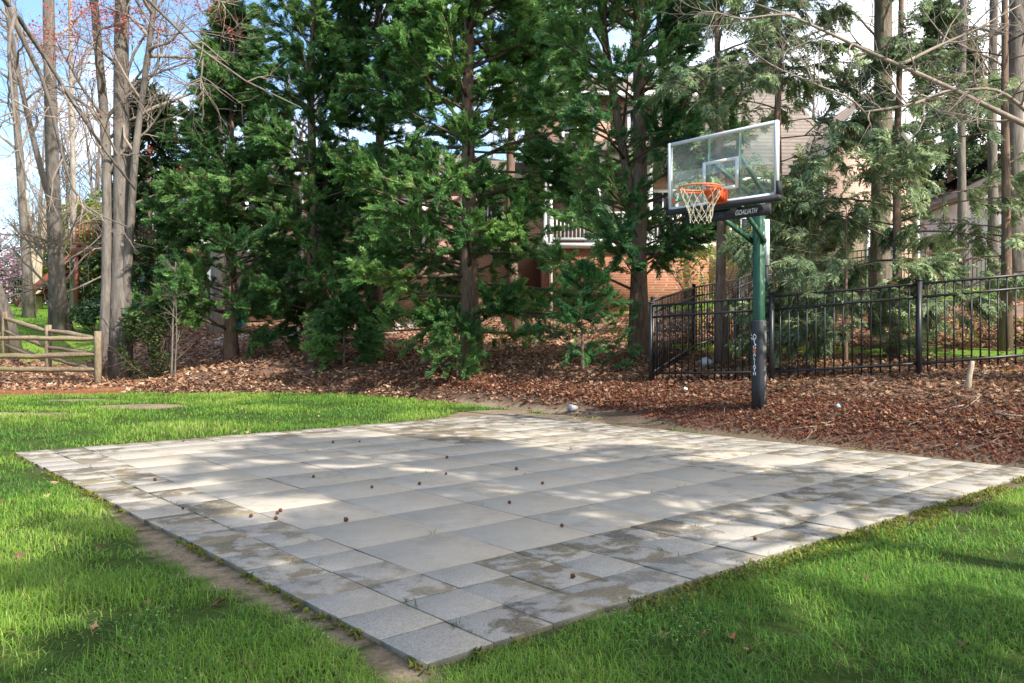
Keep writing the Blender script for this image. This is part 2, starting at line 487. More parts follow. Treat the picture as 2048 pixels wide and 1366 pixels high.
# ------------------------------------------------------------------ grass
def blades(P, H, Wd, lean, az, tint, segs=3):
    """curved tapering blades: P [N,3] roots"""
    N = len(P)
    t = np.linspace(0, 1, segs+1)
    dx = np.stack([np.cos(az), np.sin(az)], 1); sx = np.stack([-np.sin(az), np.cos(az)], 1)
    V = []
    for k, tt in enumerate(t):
        out = (lean*tt**1.8)[:, None]*dx*H[:, None]
        zz_ = H*(tt-.45*np.minimum(lean, 1.5)*tt**2.2)
        c3 = np.concatenate([P[:, :2]+out, (P[:, 2]+zz_)[:, None]], 1)
        if k < segs:
            w_ = (Wd*(1-tt*.75)/2)[:, None]
            V.append(np.concatenate([c3[:, :2]+sx*w_, c3[:, 2:]], 1)); V.append(np.concatenate([c3[:, :2]-sx*w_, c3[:, 2:]], 1))
        else: V.append(c3)
    V = np.stack(V, 1)
    nv = V.shape[1]
    T = []
    for k in range(segs-1): T += [(2*k, 2*k+1, 2*k+3), (2*k, 2*k+3, 2*k+2)]
    T.append((2*segs-2, 2*segs-1, 2*segs))
    tr = (np.array(T)[None]+(np.arange(N)*nv)[:, None, None]).reshape(-1, 3)
    c = np.repeat(tint, nv, 0).reshape(N, nv, 3).copy()
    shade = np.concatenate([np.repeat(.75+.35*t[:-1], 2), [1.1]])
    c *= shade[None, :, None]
    return V.reshape(-1, 3), tr, c.reshape(-1, 3)
def scatter(x0, x1, y0, y1, n, fov=1.12):
    x = rng.uniform(x0, x1, n); y = rng.uniform(y0, y1, n)
    k = np.abs(x) < np.maximum(y, .5)*.62*fov+.35
    return x[k], y[k]
GREEN = np.array([[.105, .235, .045], [.155, .32, .045], [.23, .41, .055], [.31, .47, .07], [.40, .48, .13]])
gr = MB()
def sow(x0, x1, y0, y1, n, hmin, hmax, wd, segs, keep=lambda m: m[2]):
    x, y = scatter(x0, x1, y0, y1, n)
    mk = masks(x, y)
    k = keep(mk)
    clump = fbm(x*2.6, y*2.6, 41); patch = fbm(x*.75, y*.75, 44)
    k &= rng.random(len(x)) < np.clip(2.6*clump-.62+.8*(patch-.4), .04, 1)
    x, y, clump, patch = x[k], y[k], clump[k], patch[k]
    N = len(x)
    hh = (hmin+(hmax-hmin)*(.5*clump+.5*rng.random(N)))*(.65+.7*patch)
    near_edge = smooth(0, .3, patio_out(x, y))
    hh *= .6+.4*near_edge
    az = rng.uniform(0, 2*np.pi, N)+(fbm(x*1.3, y*1.3, 47)-.5)*3
    lean = np.abs(rng.normal(.7, .5, N))+.6*np.clip(clump-.5, 0, 1)
    ci = np.clip((patch*1.5-.25+rng.normal(0, .22, N))*4.2, 0, 4).astype(int)
    ti = GREEN[ci]*rng.uniform(.75, 1.25, (N, 1))
    dry = rng.random(N) < .045
    ti[dry] = np.array([.36, .30, .13])*rng.uniform(.6, 1.1, (dry.sum(), 1))
    P = np.stack([x, y, height(x, y)-.004], 1)
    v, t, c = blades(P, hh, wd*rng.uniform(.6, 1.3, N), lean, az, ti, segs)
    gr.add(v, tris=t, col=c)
sow(-4.5, 4.5, 2.2, 4.2, 200000, .025, .088, .0042, 4)
sow(-5.5, 6, 4.2, 7.2, 180000, .025, .082, .0058, 3)
sow(-10, 8, 7.2, 12, 130000, .04, .10, .009, 2)
sow(-13, 3, 12, 18, 130000, .04, .095, .013, 2)
sow(-26, 20, 15, 36, 130000, .05, .11, .024, 2, lambda m: m[3])
x, y = scatter(-4, 4, 2.3, 5.5, 60000)
mk = masks(x, y); k = mk[2] & (fbm(x*1.5, y*1.5, 91) > .55) & (rng.random(len(x)) < .5); x, y = x[k], y[k]; N = len(x)
az = rng.uniform(0, 6.28, N); tv = np.array([[0, 0, 0], [.5, -.35, .05], [1, 0, -.05], [.5, .35, .05]]); tt = [(0, 1, 2), (0, 2, 3)]
xa = norm(np.column_stack([np.cos(az), np.sin(az), rng.normal(.1, .4, N)])); ya = norm(np.cross([0, 0, 1.], xa)); za = np.cross(xa, ya)
gr.stamp(tv, tt, np.column_stack([x, y, height(x, y)+rng.uniform(.02, .075, N)]), np.stack([xa, ya, za], 1), rng.uniform(.006, .014, N), np.array([[.26, .42, .14]])*rng.uniform(.6, 1.3, (N, 1)))
tag(obj("grass", gr, M['grass']), 'green spring lawn grass around the paved court', 'grass', kind='stuff')

# moss and weeds in the joints
ms = MB()
N = 60000
a = rng.uniform(-.28, LA, N); b = rng.uniform(-.28, LB, N)
e1 = (a < 0) & (b > -.25); e2 = (b < -.005) & (b > -.04)
pick = (e1 & (fbm(b*2.3, a*2.3, 61) > .36+.75*np.abs(a+.04))) | (e2 & (fbm(a*3, b, 63) > .38))
a, b = a[pick], b[pick]
xy = P0+a[:, None]*PU+b[:, None]*PV
P = np.stack([xy[:, 0], xy[:, 1], np.maximum(height(xy[:, 0], xy[:, 1]), -.02)], 1)
N = len(P)
ti = np.array([.24, .25, .03])*rng.uniform(.5, 1.35, (N, 1))*np.array([1, 1, 1])
ti[rng.random(N) < .3] *= np.array([.55, .75, .8])
for rep in range(3):
    q = P.copy(); q[:, :2] += rng.normal(0, .012, (N, 2)); q[:, 2] += rng.uniform(-.005, .012, N)
    v, t, c = blades(q, rng.uniform(.010, .036, N), rng.uniform(.009, .02, N), rng.uniform(.2, 1.4, N), rng.uniform(0, 6.3, N), ti, 2)
    ms.add(v, tris=t, col=c)
tag(obj("moss", ms, M['grass']), 'yellow green moss along the near edges of the paving', 'moss', kind='stuff')

wd = MB()
for k in range(85):
    big_ = rng.random() < .25
    line = rng.integers(0, 2)
    if line: a_c = (3+2*rng.integers(0, 10))*TS if rng.random() < .7 else rng.integers(1, 3)*TS; b_c = rng.uniform(.2, LB-.2)
    else: b_c = (2+2*rng.integers(0, 9))*TS if rng.random() < .7 else TS; a_c = rng.uniform(.2, LA-.2)
    n_ = rng.integers(4, 15) if big_ else rng.integers(2, 5)
    p = P0+a_c*PU+b_c*PV
    P = np.column_stack([np.full(n_, p[0])+rng.normal(0, .012, n_), np.full(n_, p[1])+rng.normal(0, .012, n_), np.full(n_, -.01)])
    s = rng.uniform(.6, 1.3)
    v, t, c = blades(P, s*rng.uniform(.03, .08, n_), np.full(n_, .0035), rng.uniform(.3, 1.6, n_), rng.uniform(0, 6.3, n_), np.array([.09, .17, .03])*rng.uniform(.6, 1.4, (n_, 1)), 3)
    wd.add(v, tris=t, col=c)
tag(obj("weeds", wd, M['grass']), 'thin weeds sprouting from the joints of the paving', 'weeds', kind='stuff')

# ------------------------------------------------------------------ leaf litter, gum balls, pine straw
def leaf_template(lobes, seed, curl=.25):
    r = np.random.default_rng(seed)
    n = lobes*2
    a = np.linspace(-np.pi, np.pi, n, endpoint=False)
    rad = np.where(np.arange(n) % 2 == 0, 1.0, .45)*r.uniform(.8, 1.15, n)
    p = np.column_stack([np.cos(a)*rad*.6, np.sin(a)*rad*.45, np.zeros(n)])
    p = np.vstack([[0, 0, 0], p])
    p[:, 2] = curl*(p[:, 0]**2*r.uniform(-1.5, 2)+np.abs(p[:, 1])*r.uniform(-.5, 1.6))+r.normal(0, .05, n+1)
    return p, [(0, 1+i, 1+(i+1) % n) for i in range(n)]
def rand_axes(N, tilt):
    az = rng.uniform(0, 2*np.pi, N)
    up = norm(np.column_stack([rng.normal(0, tilt, N), rng.normal(0, tilt, N), np.ones(N)]))
    xx = np.column_stack([np.cos(az), np.sin(az), np.zeros(N)])
    xx = norm(xx-up*np.sum(xx*up, 1, keepdims=True))
    return np.stack([xx, np.cross(up, xx), up], 1)
BROWN = np.array([[.21, .113, .066], [.28, .157, .094], [.155, .078, .046], [.34, .21, .132], [.24, .105, .054], [.39, .27, .18]])
lt = MB()
def strew(x0, x1, y0, y1, n, size, keep, lobes, zup=.03, pal=BROWN, weights=None):
    x, y = scatter(x0, x1, y0, y1, n, 1.25)
    mk = masks(x, y)
    k = keep(mk, x, y); x, y = x[k], y[k]
    N = len(x)
    which = rng.integers(0, 4, N)
    for w_ in range(4):
        s_ = which == w_
        if not s_.any(): continue
        tv, tt = leaf_template(lobes, 100+w_+lobes*7, .35)
        n_ = s_.sum()
        pos = np.column_stack([x[s_], y[s_], height(x[s_], y[s_])+rng.uniform(0, zup, n_)])
        col = pal[rng.choice(len(pal), n_, p=weights)]*rng.uniform(.7, 1.3, (n_, 1))
        lt.stamp(tv, tt, pos, rand_axes(n_, .45), size*rng.uniform(.6, 1.35, n_), col)
onmulch = lambda m, x, y: (m[0] > np.where(x < -1, -.35, .02)+.4*fbm(x*1.5, y*1.5, 71)) & ~m[4] & ~m[2] & (~m[3] | (rng.random(len(x)) < .06))
strew(-1, 10, 6.5, 12.8, 42000, .062, onmulch, 5, .03, BROWN*.9)
strew(-8, 9, 12, 17.8, 42000, .075, onmulch, 4, .04, BROWN*.95)
strew(-14, 14, 16, 27, 42000, .115, onmulch, 3, .04, BROWN*1.3)
strew(-14, 3, 12, 18, 5000, .09, lambda m, x, y: (m[0] > -.1) & (m[0] < .9) & ~m[4], 3, .02, BROWN*.8)
strew(-4, 8, 2.5, 12, 500, .06, lambda m, x, y: (m[2] | m[5]) & (rng.random(len(x)) < .7), 4, .03)
strew(-10, 10, 2.5, 16, 900, .035, lambda m, x, y: m[5], 3, .01)
tag(obj("leaf_litter", lt, M['litter']), 'brown dead leaves covering the wooded bank', 'leaf litter', kind='stuff')

def ball_template(seed, spikes=16, s=1.0):
    r = np.random.default_rng(seed)
    v, t = [], []
    i = np.arange(spikes)+.5
    ph = np.arccos(1-2*i/spikes); th = np.pi*(1+5**.5)*i
    dirs = np.column_stack([np.cos(th)*np.sin(ph), np.sin(th)*np.sin(ph), np.cos(ph)])
    for dv in dirs:
        a = norm(np.cross(dv, [.3, .5, .8])); b = np.cross(dv, a)
        k = len(v)
        for q in range(3):
            an = q*2.094+r.uniform(0, 1)
            v.append(dv*.55+(a*np.cos(an)+b*np.sin(an))*.36)
        v.append(dv*r.uniform(.9, 1.15))
        t += [(k, k+1, k+3), (k+1, k+2, k+3), (k+2, k, k+3)]
    return np.array(v)*s, t
gb = MB()
x, y = scatter(-6, 9, 5.5, 17.4, 210000, 1.2)
mk = masks(x, y); dd = mk[0]
dens = smooth(-.10, .05, dd-.16*fbm(x*.9, y*.9, 83)*smooth(4.3, 2.5, x)-.3*smooth(2.2, .8, x))*(1-smooth(.55, 1.3, dd))*np.where(x > 1.5, 1.0, .6)
k = (rng.random(len(x)) < dens) & ~mk[4] & ~mk[2] & (mk[1] > .01)
x, y = x[k], y[k]; N = len(x)
tv, tt = ball_template(3, 9)
REDB = np.array([[.17, .052, .03], [.23, .075, .04], [.11, .04, .027], [.29, .12, .07]])
gb.stamp(tv, tt, np.column_stack([x, y, height(x, y)+rng.uniform(.005, .03, N)]), rand_axes(N, 2.0), rng.uniform(.012, .021, N)*np.where(y > 12, 1.5, 1.0), REDB[rng.integers(0, 4, N)]*rng.uniform(.7, 1.25, (N, 1)))
tag(obj("gum_ball_litter", gb, M['litter']), 'reddish brown carpet of fallen gum balls at the edge of the bank', 'litter', kind='stuff')

st_ = MB()
x, y = scatter(-16, -2.5, 4.3, 18.3, 90000, 1.3)
mk = masks(x, y); k = mk[4]; x, y = x[k], y[k]; N = len(x)
az = rng.uniform(0, 6.28, N); L_ = rng.uniform(.05, .13, N)
P = np.column_stack([x, y, height(x, y)+rng.uniform(0, .035, N)])
dv = np.column_stack([np.cos(az), np.sin(az), rng.normal(0, .25, N)])*L_[:, None]
sv = np.column_stack([-np.sin(az), np.cos(az), np.zeros(N)])*(.0022*np.where(y > 10, 2.2, 1))[:, None]
V = np.stack([P-sv, P+sv, P+dv], 1).reshape(-1, 3)
st_.add(V, tris=np.arange(3*N).reshape(-1, 3), col=np.repeat(np.array([[.42, .20, .09]])*rng.uniform(.35, 1.5, (N, 1)), 3, 0))
tag(obj("pine_straw", st_, M['straw']), 'orange pine straw mulch by the lawn edge', 'pine straw', kind='stuff')
# ------------------------------------------------------------------ trees
def frond_template(seed, n=8, width=.42, pw=.075, droop=.18, fwd=.75):
    """one flat feathery spray, length 1 along x"""
    r = np.random.default_rng(seed)
    v, t = [], []
    def zz_(x): return -droop*x*x
    for i in range(n):
        x0 = .05+.86*i/n
        for s in (-1, 1):
            L = width*(math.sin(math.pi*(.18+.80*x0))**.8)*r.uniform(.65, 1.15)
            xs = x0+r.uniform(-.03, .03)
            dx, dy = L*fwd*r.uniform(.8, 1.2), s*L*r.uniform(.7, 1.0)
            k = len(v)
            v += [(xs, 0, zz_(xs)), (xs+dx*.55+pw*.6, dy*.5, zz_(xs)-.05*L+r.normal(0, .03)), (xs+dx, dy, zz_(xs+dx)-.16*L+r.normal(0, .04)), (xs+dx*.5-pw*.6, dy*.6, zz_(xs)+r.normal(0, .03))]
            t += [(k, k+1, k+2), (k, k+2, k+3)]
    k = len(v)
    v += [(.86, -pw*.5, zz_(.86)), (.86, pw*.5, zz_(.86)), (1.06, 0, zz_(1.06))]; t.append((k, k+1, k+2))
    return np.array(v), t
FR_CY = [frond_template(s, 7, .30, .075, .14) for s in range(4)]
FR_HE = [frond_template(20+s, 8, .34, .06, .45, .55) for s in range(4)]
FR_FAR = [frond_template(40+s, 4, .5, .16, .12) for s in range(3)]

def sub_branches(P, Rd, n, t0, t1, ang, length, rad, segs, wig, up, rg, tpow=1.0, planar=0.0):
    """children along polylines P [B,M,3]; returns P2 [B*n,segs+1,3], R2, and their mean dir"""
    B, Mv, _ = P.shape
    t = t0+(t1-t0)*rg.random((B, n))**tpow
    f = t*(Mv-1); i = np.minimum(f.astype(int), Mv-2); w = (f-i)[..., None]
    bi = np.arange(B)[:, None]
    p = P[bi, i]*(1-w)+P[bi, i+1]*w
    d = norm(P[bi, i+1]-P[bi, i])
    r0 = Rd[bi, i]*(1-w[..., 0])+Rd[bi, i+1]*w[..., 0]
    rv = rg.normal(size=(B, n, 3))
    if planar: rv[..., 2] *= (1-planar)
    side = norm(rv-d*np.sum(rv*d, -1, keepdims=True))
    an = R(1)*rg.normal(ang, ang*.25, (B, n))[..., None]
    nd = norm(d*np.cos(an)+side*np.sin(an))
    L = (length(t) if callable(length) else length)*rg.uniform(.6, 1.25, (B, n))
    if np.ndim(L) < 2: L = np.broadcast_to(L, (B, n))
    p, nd, L, r0 = p.reshape(-1, 3), nd.reshape(-1, 3), L.reshape(-1), r0.reshape(-1)
    return run(p, nd, L, np.minimum(rad*rg.uniform(.7, 1.2, len(p)), r0*.75), segs, wig, up, rg)
def run(p, d, L, r, segs, wig, up, rg, tip=.25):
    pts = [p]; dd = d.copy()
    for k in range(segs):
        dd = norm(dd+rg.normal(0, wig, dd.shape)+np.array([0, 0, up]))
        pts.append(pts[-1]+dd*(L/segs)[:, None])
    P = np.stack(pts, 1)
    return P, r[:, None]*np.linspace(1, tip, segs+1)[None]

def conifer(name, label, cat, group, base, H, RC, z0=.05, nbr=80, nlet=11, nfr=6, flen=.215, kind='cy', tr=.16, elev=(10, 55), sag=0.0, prof=None, tint=None, seed=1, bark='bark_red', lean=(0, 0), azlim=None, let_len=.55, flat_=.3, gap=.0, stems=1, shell=.2, fork=None):
    rg = np.random.default_rng(seed)
    root = thing(name, label, cat, base, group)
    b = np.array(base, float)
    hs = np.linspace(0, 1, 9)
    trunks = []
    for s in range(stems):
        off = np.array([0, 0, 0.]) if s == 0 else np.array([rg.normal(0, .16), rg.normal(0, .1), 0])
        top = off*3+np.array([lean[0], lean[1], H])
        wob = np.cumsum(rg.normal(0, .02, (9, 3)), 0)*[1, 1, 0]*H/8
        T = b+off+hs[:, None]*(top-off)+wob*(hs[:, None] > 0)
        T[0, 2] -= .15
        rr = tr*(1-.93*hs)*(1 if s == 0 else .7); rr[0] *= 1.35
        trunks.append((T, rr))
    tm = MB()
    if fork is not None:
        fh, fx, fy = fork
        T0 = trunks[0][0]; p0 = np.array([np.interp(fh, hs, T0[:, c]) for c in range(3)])
        q = hs[:, None]; T = p0+q*np.array([fx, fy, (1-fh)*H*.92])+np.sin(q*np.pi)*np.array([fx*.25, 0, 0])
        trunks.append((T, tr*.62*(1-.9*hs))); stems = 2
    for T, rr in trunks: tm.tubes(T[None], rr[None], 9)
    obj('trunk', tm, M[bark], root, True)
    # main branches
    h = z0+(1-z0)*(np.arange(nbr)+rg.random(nbr))/nbr
    h = z0+(h-z0)**1.0
    az = np.arange(nbr)*2.39996+rg.normal(0, .5, nbr)
    if azlim is not None: az = azlim[0]+(azlim[1]-azlim[0])*rg.random(nbr)
    pr = prof(h) if prof else (1-h)**.75*np.minimum(1, .55+h*2.2)
    L = RC*pr*rg.uniform(.62, 1.12, nbr)+.15
    if gap: 
        keep = fbm(az*1.3, h*9, seed) > gap*(np.clip(1.04-.2*h, .84, 1.04) if kind == 'cy' else 1.0)
        h, az, L = h[keep], az[keep], L[keep]; nbr = len(h)
    el = R(1)*(elev[0]+(elev[1]-elev[0])*h+rg.normal(0, 8, nbr))
    st = rg.integers(0, stems, nbr)
    if fork: st = np.where(h < fork[0]+.05, 0, st)
    p = np.zeros((nbr, 3))
    for s in range(stems):
        T = trunks[s][0]
        for c3 in range(3): 
            hv = (np.clip((h-fork[0])/(1-fork[0]), 0, 1) if (fork and s == 1) else h)
            v_ = np.interp(hv, hs, T[:, c3]); p[st == s, c3] = v_[st == s]
    d = np.column_stack([np.cos(az)*np.cos(el), np.sin(az)*np.cos(el), np.sin(el)])
    P, Rd = run(p, d, L, np.clip(.007+.012*L, .008, .04)*tr/.16, 6, .07, -sag, rg, .2)
    bm = MB(); bm.tubes(P, Rd, 5)
    # branchlets
    frac = rg.random
    Lmean = L[:, None]
    P2, R2 = sub_branches(P, Rd, nlet, np.clip(shell*(1.2-1.1*h), .12, .6)[:, None] if kind == 'cy' else shell, 1.0, 48, lambda t: (let_len*(1.12-t)*Lmean*.75+.16), .008, 3, .10, -sag*.7+.02, rg, .75, flat_)
    bm.tubes(P2, R2, 3, cap=False)
    obj('branches', bm, M['twig_dark'], root, True)
    # sprays
    n2 = len(P2)
    tt = rg.random((n2, nfr))**.8; tt[:, 0] = 1.0
    f = tt*3; i = np.minimum(f.astype(int), 2); w = (f-i)[..., None]; bi = np.arange(n2)[:, None]
    pos = (P2[bi, i]*(1-w)+P2[bi, i+1]*w).reshape(-1, 3)
    dr = norm(P2[bi, i+1]-P2[bi, i]).reshape(-1, 3)
    # plus the tips of the main branches
    tipd = norm(P[:, -1]-P[:, -2]); pos = np.vstack([pos, P[:, -1], P[:, -1]]); dr = np.vstack([dr, tipd, tipd])
    N = len(pos)
    outw = pos-b; outw[:, 2] = 0; outw = norm(outw)
    if kind == 'cy': xd = norm(dr*.9+outw*.5+rg.normal(0, .26, (N, 3))+[0, 0, .16])
    else: xd = norm(dr*.9+outw*.3+rg.normal(0, .3, (N, 3))+[0, 0, -.22])
    nr = rg.normal(0, .85 if kind == 'cy' else .35, (N, 3))+[0, 0, 1.0]+outw*.35
    yd = norm(np.cross(nr, xd)); zd = np.cross(xd, yd)
    ax = np.stack([xd, yd, zd], 1)
    sc = flen*rg.uniform(.6, 1.25, N)
    tint = np.array(tint if tint is not None else [[.036, .085, .034], [.055, .125, .042], [.085, .17, .054], [.15, .25, .085]])
    clump = fbm(pos[:, 0]*1.1+pos[:, 2]*.7, pos[:, 1]*1.1+pos[:, 2]*.9, seed+5)
    tint = tint*(np.array([1.9, 1.85, 1.75]) if kind == 'cy' else 1.3)
    ci = np.clip((clump*1.7-.4+rg.normal(0, .18, N))*len(tint), 0, len(tint)-1).astype(int)
    col = tint[ci]*rg.uniform(.8, 1.25, (N, 1))
    dead = rg.random(N) < .05; col[dead] = np.array([.20, .125, .065])*rg.uniform(.6, 1.2, (dead.sum(), 1))
    tset = {'cy': FR_CY, 'he': FR_HE, 'far': FR_FAR}[kind]
    fm = MB(); wh = rg.integers(0, len(tset), N)
    for k, (tv, tri) in enumerate(tset):
        s_ = wh == k
        fm.stamp(tv, tri, pos[s_], ax[s_], sc[s_], col[s_])
    obj('crown', fm, M['cypress' if kind != 'he' else 'hemlock'], root)
    return root

def bare_tree(name, label, cat, group, base, stems, levels, seed=1, bark='bark_grey', twig='twig', k0=10, t0=.35, buds=None, ivy=None, flare=1.3, tropism=.04, wob=.02):
    """stems: list of (points, r0, r1) world polylines; levels: (n, angle, length, radius, segs, wiggle)"""
    rg = np.random.default_rng(seed)
    root = thing(name, label, cat, base, group)
    tm = MB(); S = []; SR = []
    MS = 12
    for pts, r0, r1 in stems:
        pts = np.array(pts, float)
        s = np.concatenate([[0], np.cumsum(np.linalg.norm(np.diff(pts, axis=0), axis=1))]); s /= s[-1]
        u = np.linspace(0, 1, MS)
        # smooth resample
        q = np.stack([np.interp(u, s, pts[:, c]) for c in range(3)], 1)
        q[1:-1] = q[1:-1]*.5+(q[:-2]+q[2:])*.25
        L = np.linalg.norm(pts[-1]-pts[0])
        q[1:] += np.cumsum(rg.normal(0, wob*.12, (MS-1, 3)), 0)*L/6
        rr = r0+(r1-r0)*u**.8
        rr = rr*(1+rg.normal(0, .025, MS))
        if flare and pts is not None and abs(pts[0][2]-base[2]) < .4:
            rr[0] *= flare; rr[1] *= 1+(flare-1)*.25; q[0, 2] -= .12
        tm.tubes(q[None], rr[None], k0); S.append(q); SR.append(rr)
    obj('trunk', tm, M[bark], root, True)
    P, Rd = np.stack(S), np.stack(SR)
    bm = MB(); tips = None; a0, a1 = t0, .98
    for li, (n, ang, ln, rad, segs, wig) in enumerate(levels):
        P, Rd = sub_branches(P, Rd, n, a0, a1, ang, (lambda t, ln=ln, li=li: ln*(1.15-.6*t) if li == 0 else ln*(1.2-.5*t)), rad, segs, wig, tropism, rg)
        bm.tubes(P, Rd, 6 if li == 0 else 4 if li == 1 else 3, cap=False)
        a0, a1 = .2, 1.0
    if levels: obj('branches', bm, M[twig], root, True)
    if buds is not None and levels:
        cnt, size, cols, mat, zmax = buds
        B = len(P); k = rg.integers(0, B, cnt); tt = rg.integers(1, P.shape[1], cnt)
        pos = P[k, tt]+rg.normal(0, size*.9, (cnt, 3))
        # clustered: keep where a coarse noise is high
        keep = vnoise(pos[:, 0]*1.3, pos[:, 2]*1.3, seed) > zmax
        pos = pos[keep]; N = len(pos)
        tv, tri = leaf_template(3, 5, .4)
        bb = MB(); cols = np.array(cols)
        bb.stamp(tv, tri, pos, rand_axes(N, 1.2), size*rg.uniform(.6, 1.4, N), cols[rg.integers(0, len(cols), N)]*rg.uniform(.8, 1.2, (N, 1)))
        obj('crown', bb, M[mat], root)
    return root

def leafy_shrub(name, label, cat, group, base, R3, n, size, cols, seed, stems=7, mat='leaf', bark='twig_dark', shape=2, hole=.42, lobes=3):
    rg = np.random.default_rng(seed)
    root = thing(name, label, cat, base, group); b = np.array(base, float)
    d = norm(rg.normal(size=(stems, 3))*[1, 1, .3]+[0, 0, 1.1])
    P, Rd = run(np.repeat(b[None], stems, 0)+rg.normal(0, .05, (stems, 3))*[1, 1, 0], d, np.full(stems, R3[2]*1.7), np.full(stems, .018), 5, .12, .03, rg)
    bm = MB(); bm.tubes(P, Rd, 5)
    P2, R2 = sub_branches(P, Rd, 9, .25, 1, 45, R3[0]*.6, .007, 3, .12, .03, rg)
    bm.tubes(P2, R2, 3, cap=False)
    obj('stem', bm, M[bark], root, True)
    u = norm(rg.normal(size=(n, 3)))*(rg.random((n, 1))**.45)
    pos = b+u*R3+[0, 0, R3[2]*.95]
    keep = fbm(pos[:, 0]*2.2+pos[:, 1], pos[:, 2]*2.2, seed) > hole
    pos = pos[keep]; N = len(pos)
    cols = np.array(cols)
    tv, tri = leaf_template(lobes, seed, .3)
    fm = MB(); fm.stamp(tv, tri, pos, rand_axes(N, .8), size*rg.uniform(.6, 1.3, N), cols[rg.integers(0, len(cols), N)]*rg.uniform(.75, 1.3, (N, 1)))
    obj('foliage', fm, M[mat], root)
    return root

# --- the row of evergreen cypresses in the middle
GC = 'feathery evergreens growing on the bank'
colm = lambda h: np.minimum(1, .62+1.6*h)*np.maximum(0, 1-h)**.62
def cyp(label, px, Y, H, RC, seed, **k):
    b = G(px, Y)
    return conifer('cypress_tree', label, 'tree', GC, b, H, RC, seed=seed, prof=k.pop('prof', colm), **k)
cyp('leftmost feathery evergreen with a pointed top against blue sky', 462, 20.3, 8.5, 2.35, 11, nbr=165, nlet=14, nfr=25, z0=.07, elev=(4, 50), gap=.40, shell=.26, prof=lambda h: np.minimum(1, .7+1.6*h)*np.maximum(0, 1-h)**.8)
cyp('dark evergreen with a bare lower trunk beside the leftmost evergreen', 622, 19.6, 12.0, 2.15, 12, nbr=190, nlet=14, nfr=25, z0=.07, elev=(8, 52), gap=.45, shell=.3)
cyp('slim shaded evergreen standing in the middle of the row', 748, 19.8, 13.5, 2.2, 13, nbr=195, nlet=14, nfr=25, z0=.06, elev=(10, 54), gap=.45, shell=.3)
cyp('largest evergreen with low boughs sweeping to the leaves', 945, 17.2, 13.5, 2.9, 14, nbr=235, nlet=15, nfr=27, z0=.05, elev=(2, 52), flen=.215, gap=.42, tr=.2, shell=.28,
    tint=[[.042, .10, .036], [.068, .15, .046], [.105, .205, .06], [.18, .285, .095]])
cyp('tall dark evergreen filling the top of the view behind the largest one', 1030, 22.5, 16.5, 3.2, 15, nbr=165, nlet=13, nfr=20, z0=.36, elev=(14, 55), flen=.26, gap=.44, shell=.4)
cyp('open evergreen with a thick bare reddish trunk forking into two stems', 1278, 15.6, 14.0, 2.5, 16, nbr=200, nlet=13, nfr=25, z0=.085, elev=(18, 50), gap=.38, tr=.17, fork=(.16, -1.1, .5), shell=.3, flen=.215,
    tint=[[.045, .11, .05], [.07, .155, .062], [.11, .21, .08], [.17, .28, .11]])
conifer('cypress_sapling', 'small bushy evergreen sapling under the open evergreen', 'sapling', None, G(1165, 14.6), 1.6, 1.2, seed=17, nbr=30, nlet=8, nfr=13, z0=.06, elev=(5, 60), flen=.14, tr=.035, gap=.3,
    tint=[[.03, .09, .035], [.045, .125, .045], [.07, .17, .06]])
conifer('cypress_sapling', 'low evergreen seedling in front of the largest evergreen', 'sapling', None, G(915, 15.9), 1.05, .62, seed=18, nbr=26, nlet=8, nfr=17, z0=.05, elev=(5, 60), flen=.13, tr=.025)
conifer('cypress_sapling', 'young evergreen bush at the foot of the dark evergreens', 'sapling', None, G(688, 18.4), 1.2, .8, seed=19, nbr=30, nlet=8, nfr=17, z0=.05, elev=(5, 60), flen=.215, tr=.03)

# --- hemlocks on the right, over the black fence
GH = 'drooping hemlocks around the black fence'
HT = [[.13, .18, .10], [.19, .25, .13], [.26, .33, .165], [.38, .44, .26], [.145, .22, .135]]
def hem(label, px, Y, H, RC, seed, **k):
    return conifer('hemlock_tree', label, 'tree', GH, G(px, Y), H, RC, seed=seed, kind='he', tint=k.pop('tint', HT), prof=k.pop('prof', lambda h: .55+.45*np.sin(np.pi*np.clip(h, 0, 1))), sag=k.pop('sag', .06), **k)
hem('hemlock with a crooked bare trunk left of the green pole', 1446, 13.6, 9.5, 1.7, 31, nbr=62, nlet=9, nfr=12, z0=.30, elev=(5, 30), flen=.23, tr=.095, gap=.47, flat_=.5)
hem('hemlock with a straight trunk close behind the green pole', 1548, 13.4, 10, 1.35, 32, nbr=66, nlet=9, nfr=12, z0=.26, elev=(5, 30), flen=.23, tr=.085, gap=.49, flat_=.5)
hem('hemlock with slender reddish trunk whose low boughs hang over the black fence', 1790, 12.4, 9.5, 2.3, 33, nbr=90, nlet=12, nfr=15, z0=.05, elev=(14, 20), flen=.21, tr=.075, gap=.46, flat_=.6, sag=.09,
    prof=lambda h: np.where(h < .24, 1.0, .27*(1.2-h)))
hem('hemlock spreading bluish boughs at the far right of the fence', 2010, 12.0, 9.5, 1.9, 34, nbr=60, nlet=10, nfr=13, z0=.12, elev=(8, 22), flen=.23, tr=.08, gap=.51, flat_=.6, sag=.08)
hem('small hemlock with thin stem in front of the sunlit brick wing', 1655, 14.6, 3.5, 1.5, 35, nbr=34, nlet=9, nfr=12, z0=.14, elev=(6, 24), flen=.23, tr=.05, gap=.52, flat_=.6, sag=.07)
hem('low young hemlock sweeping over the middle of the black fence', 1690, 12.1, 2.4, 1.5, 37, nbr=42, nlet=11, nfr=14, z0=.08, elev=(14, 30), flen=.22, tr=.035, gap=.44, flat_=.6, sag=.08)

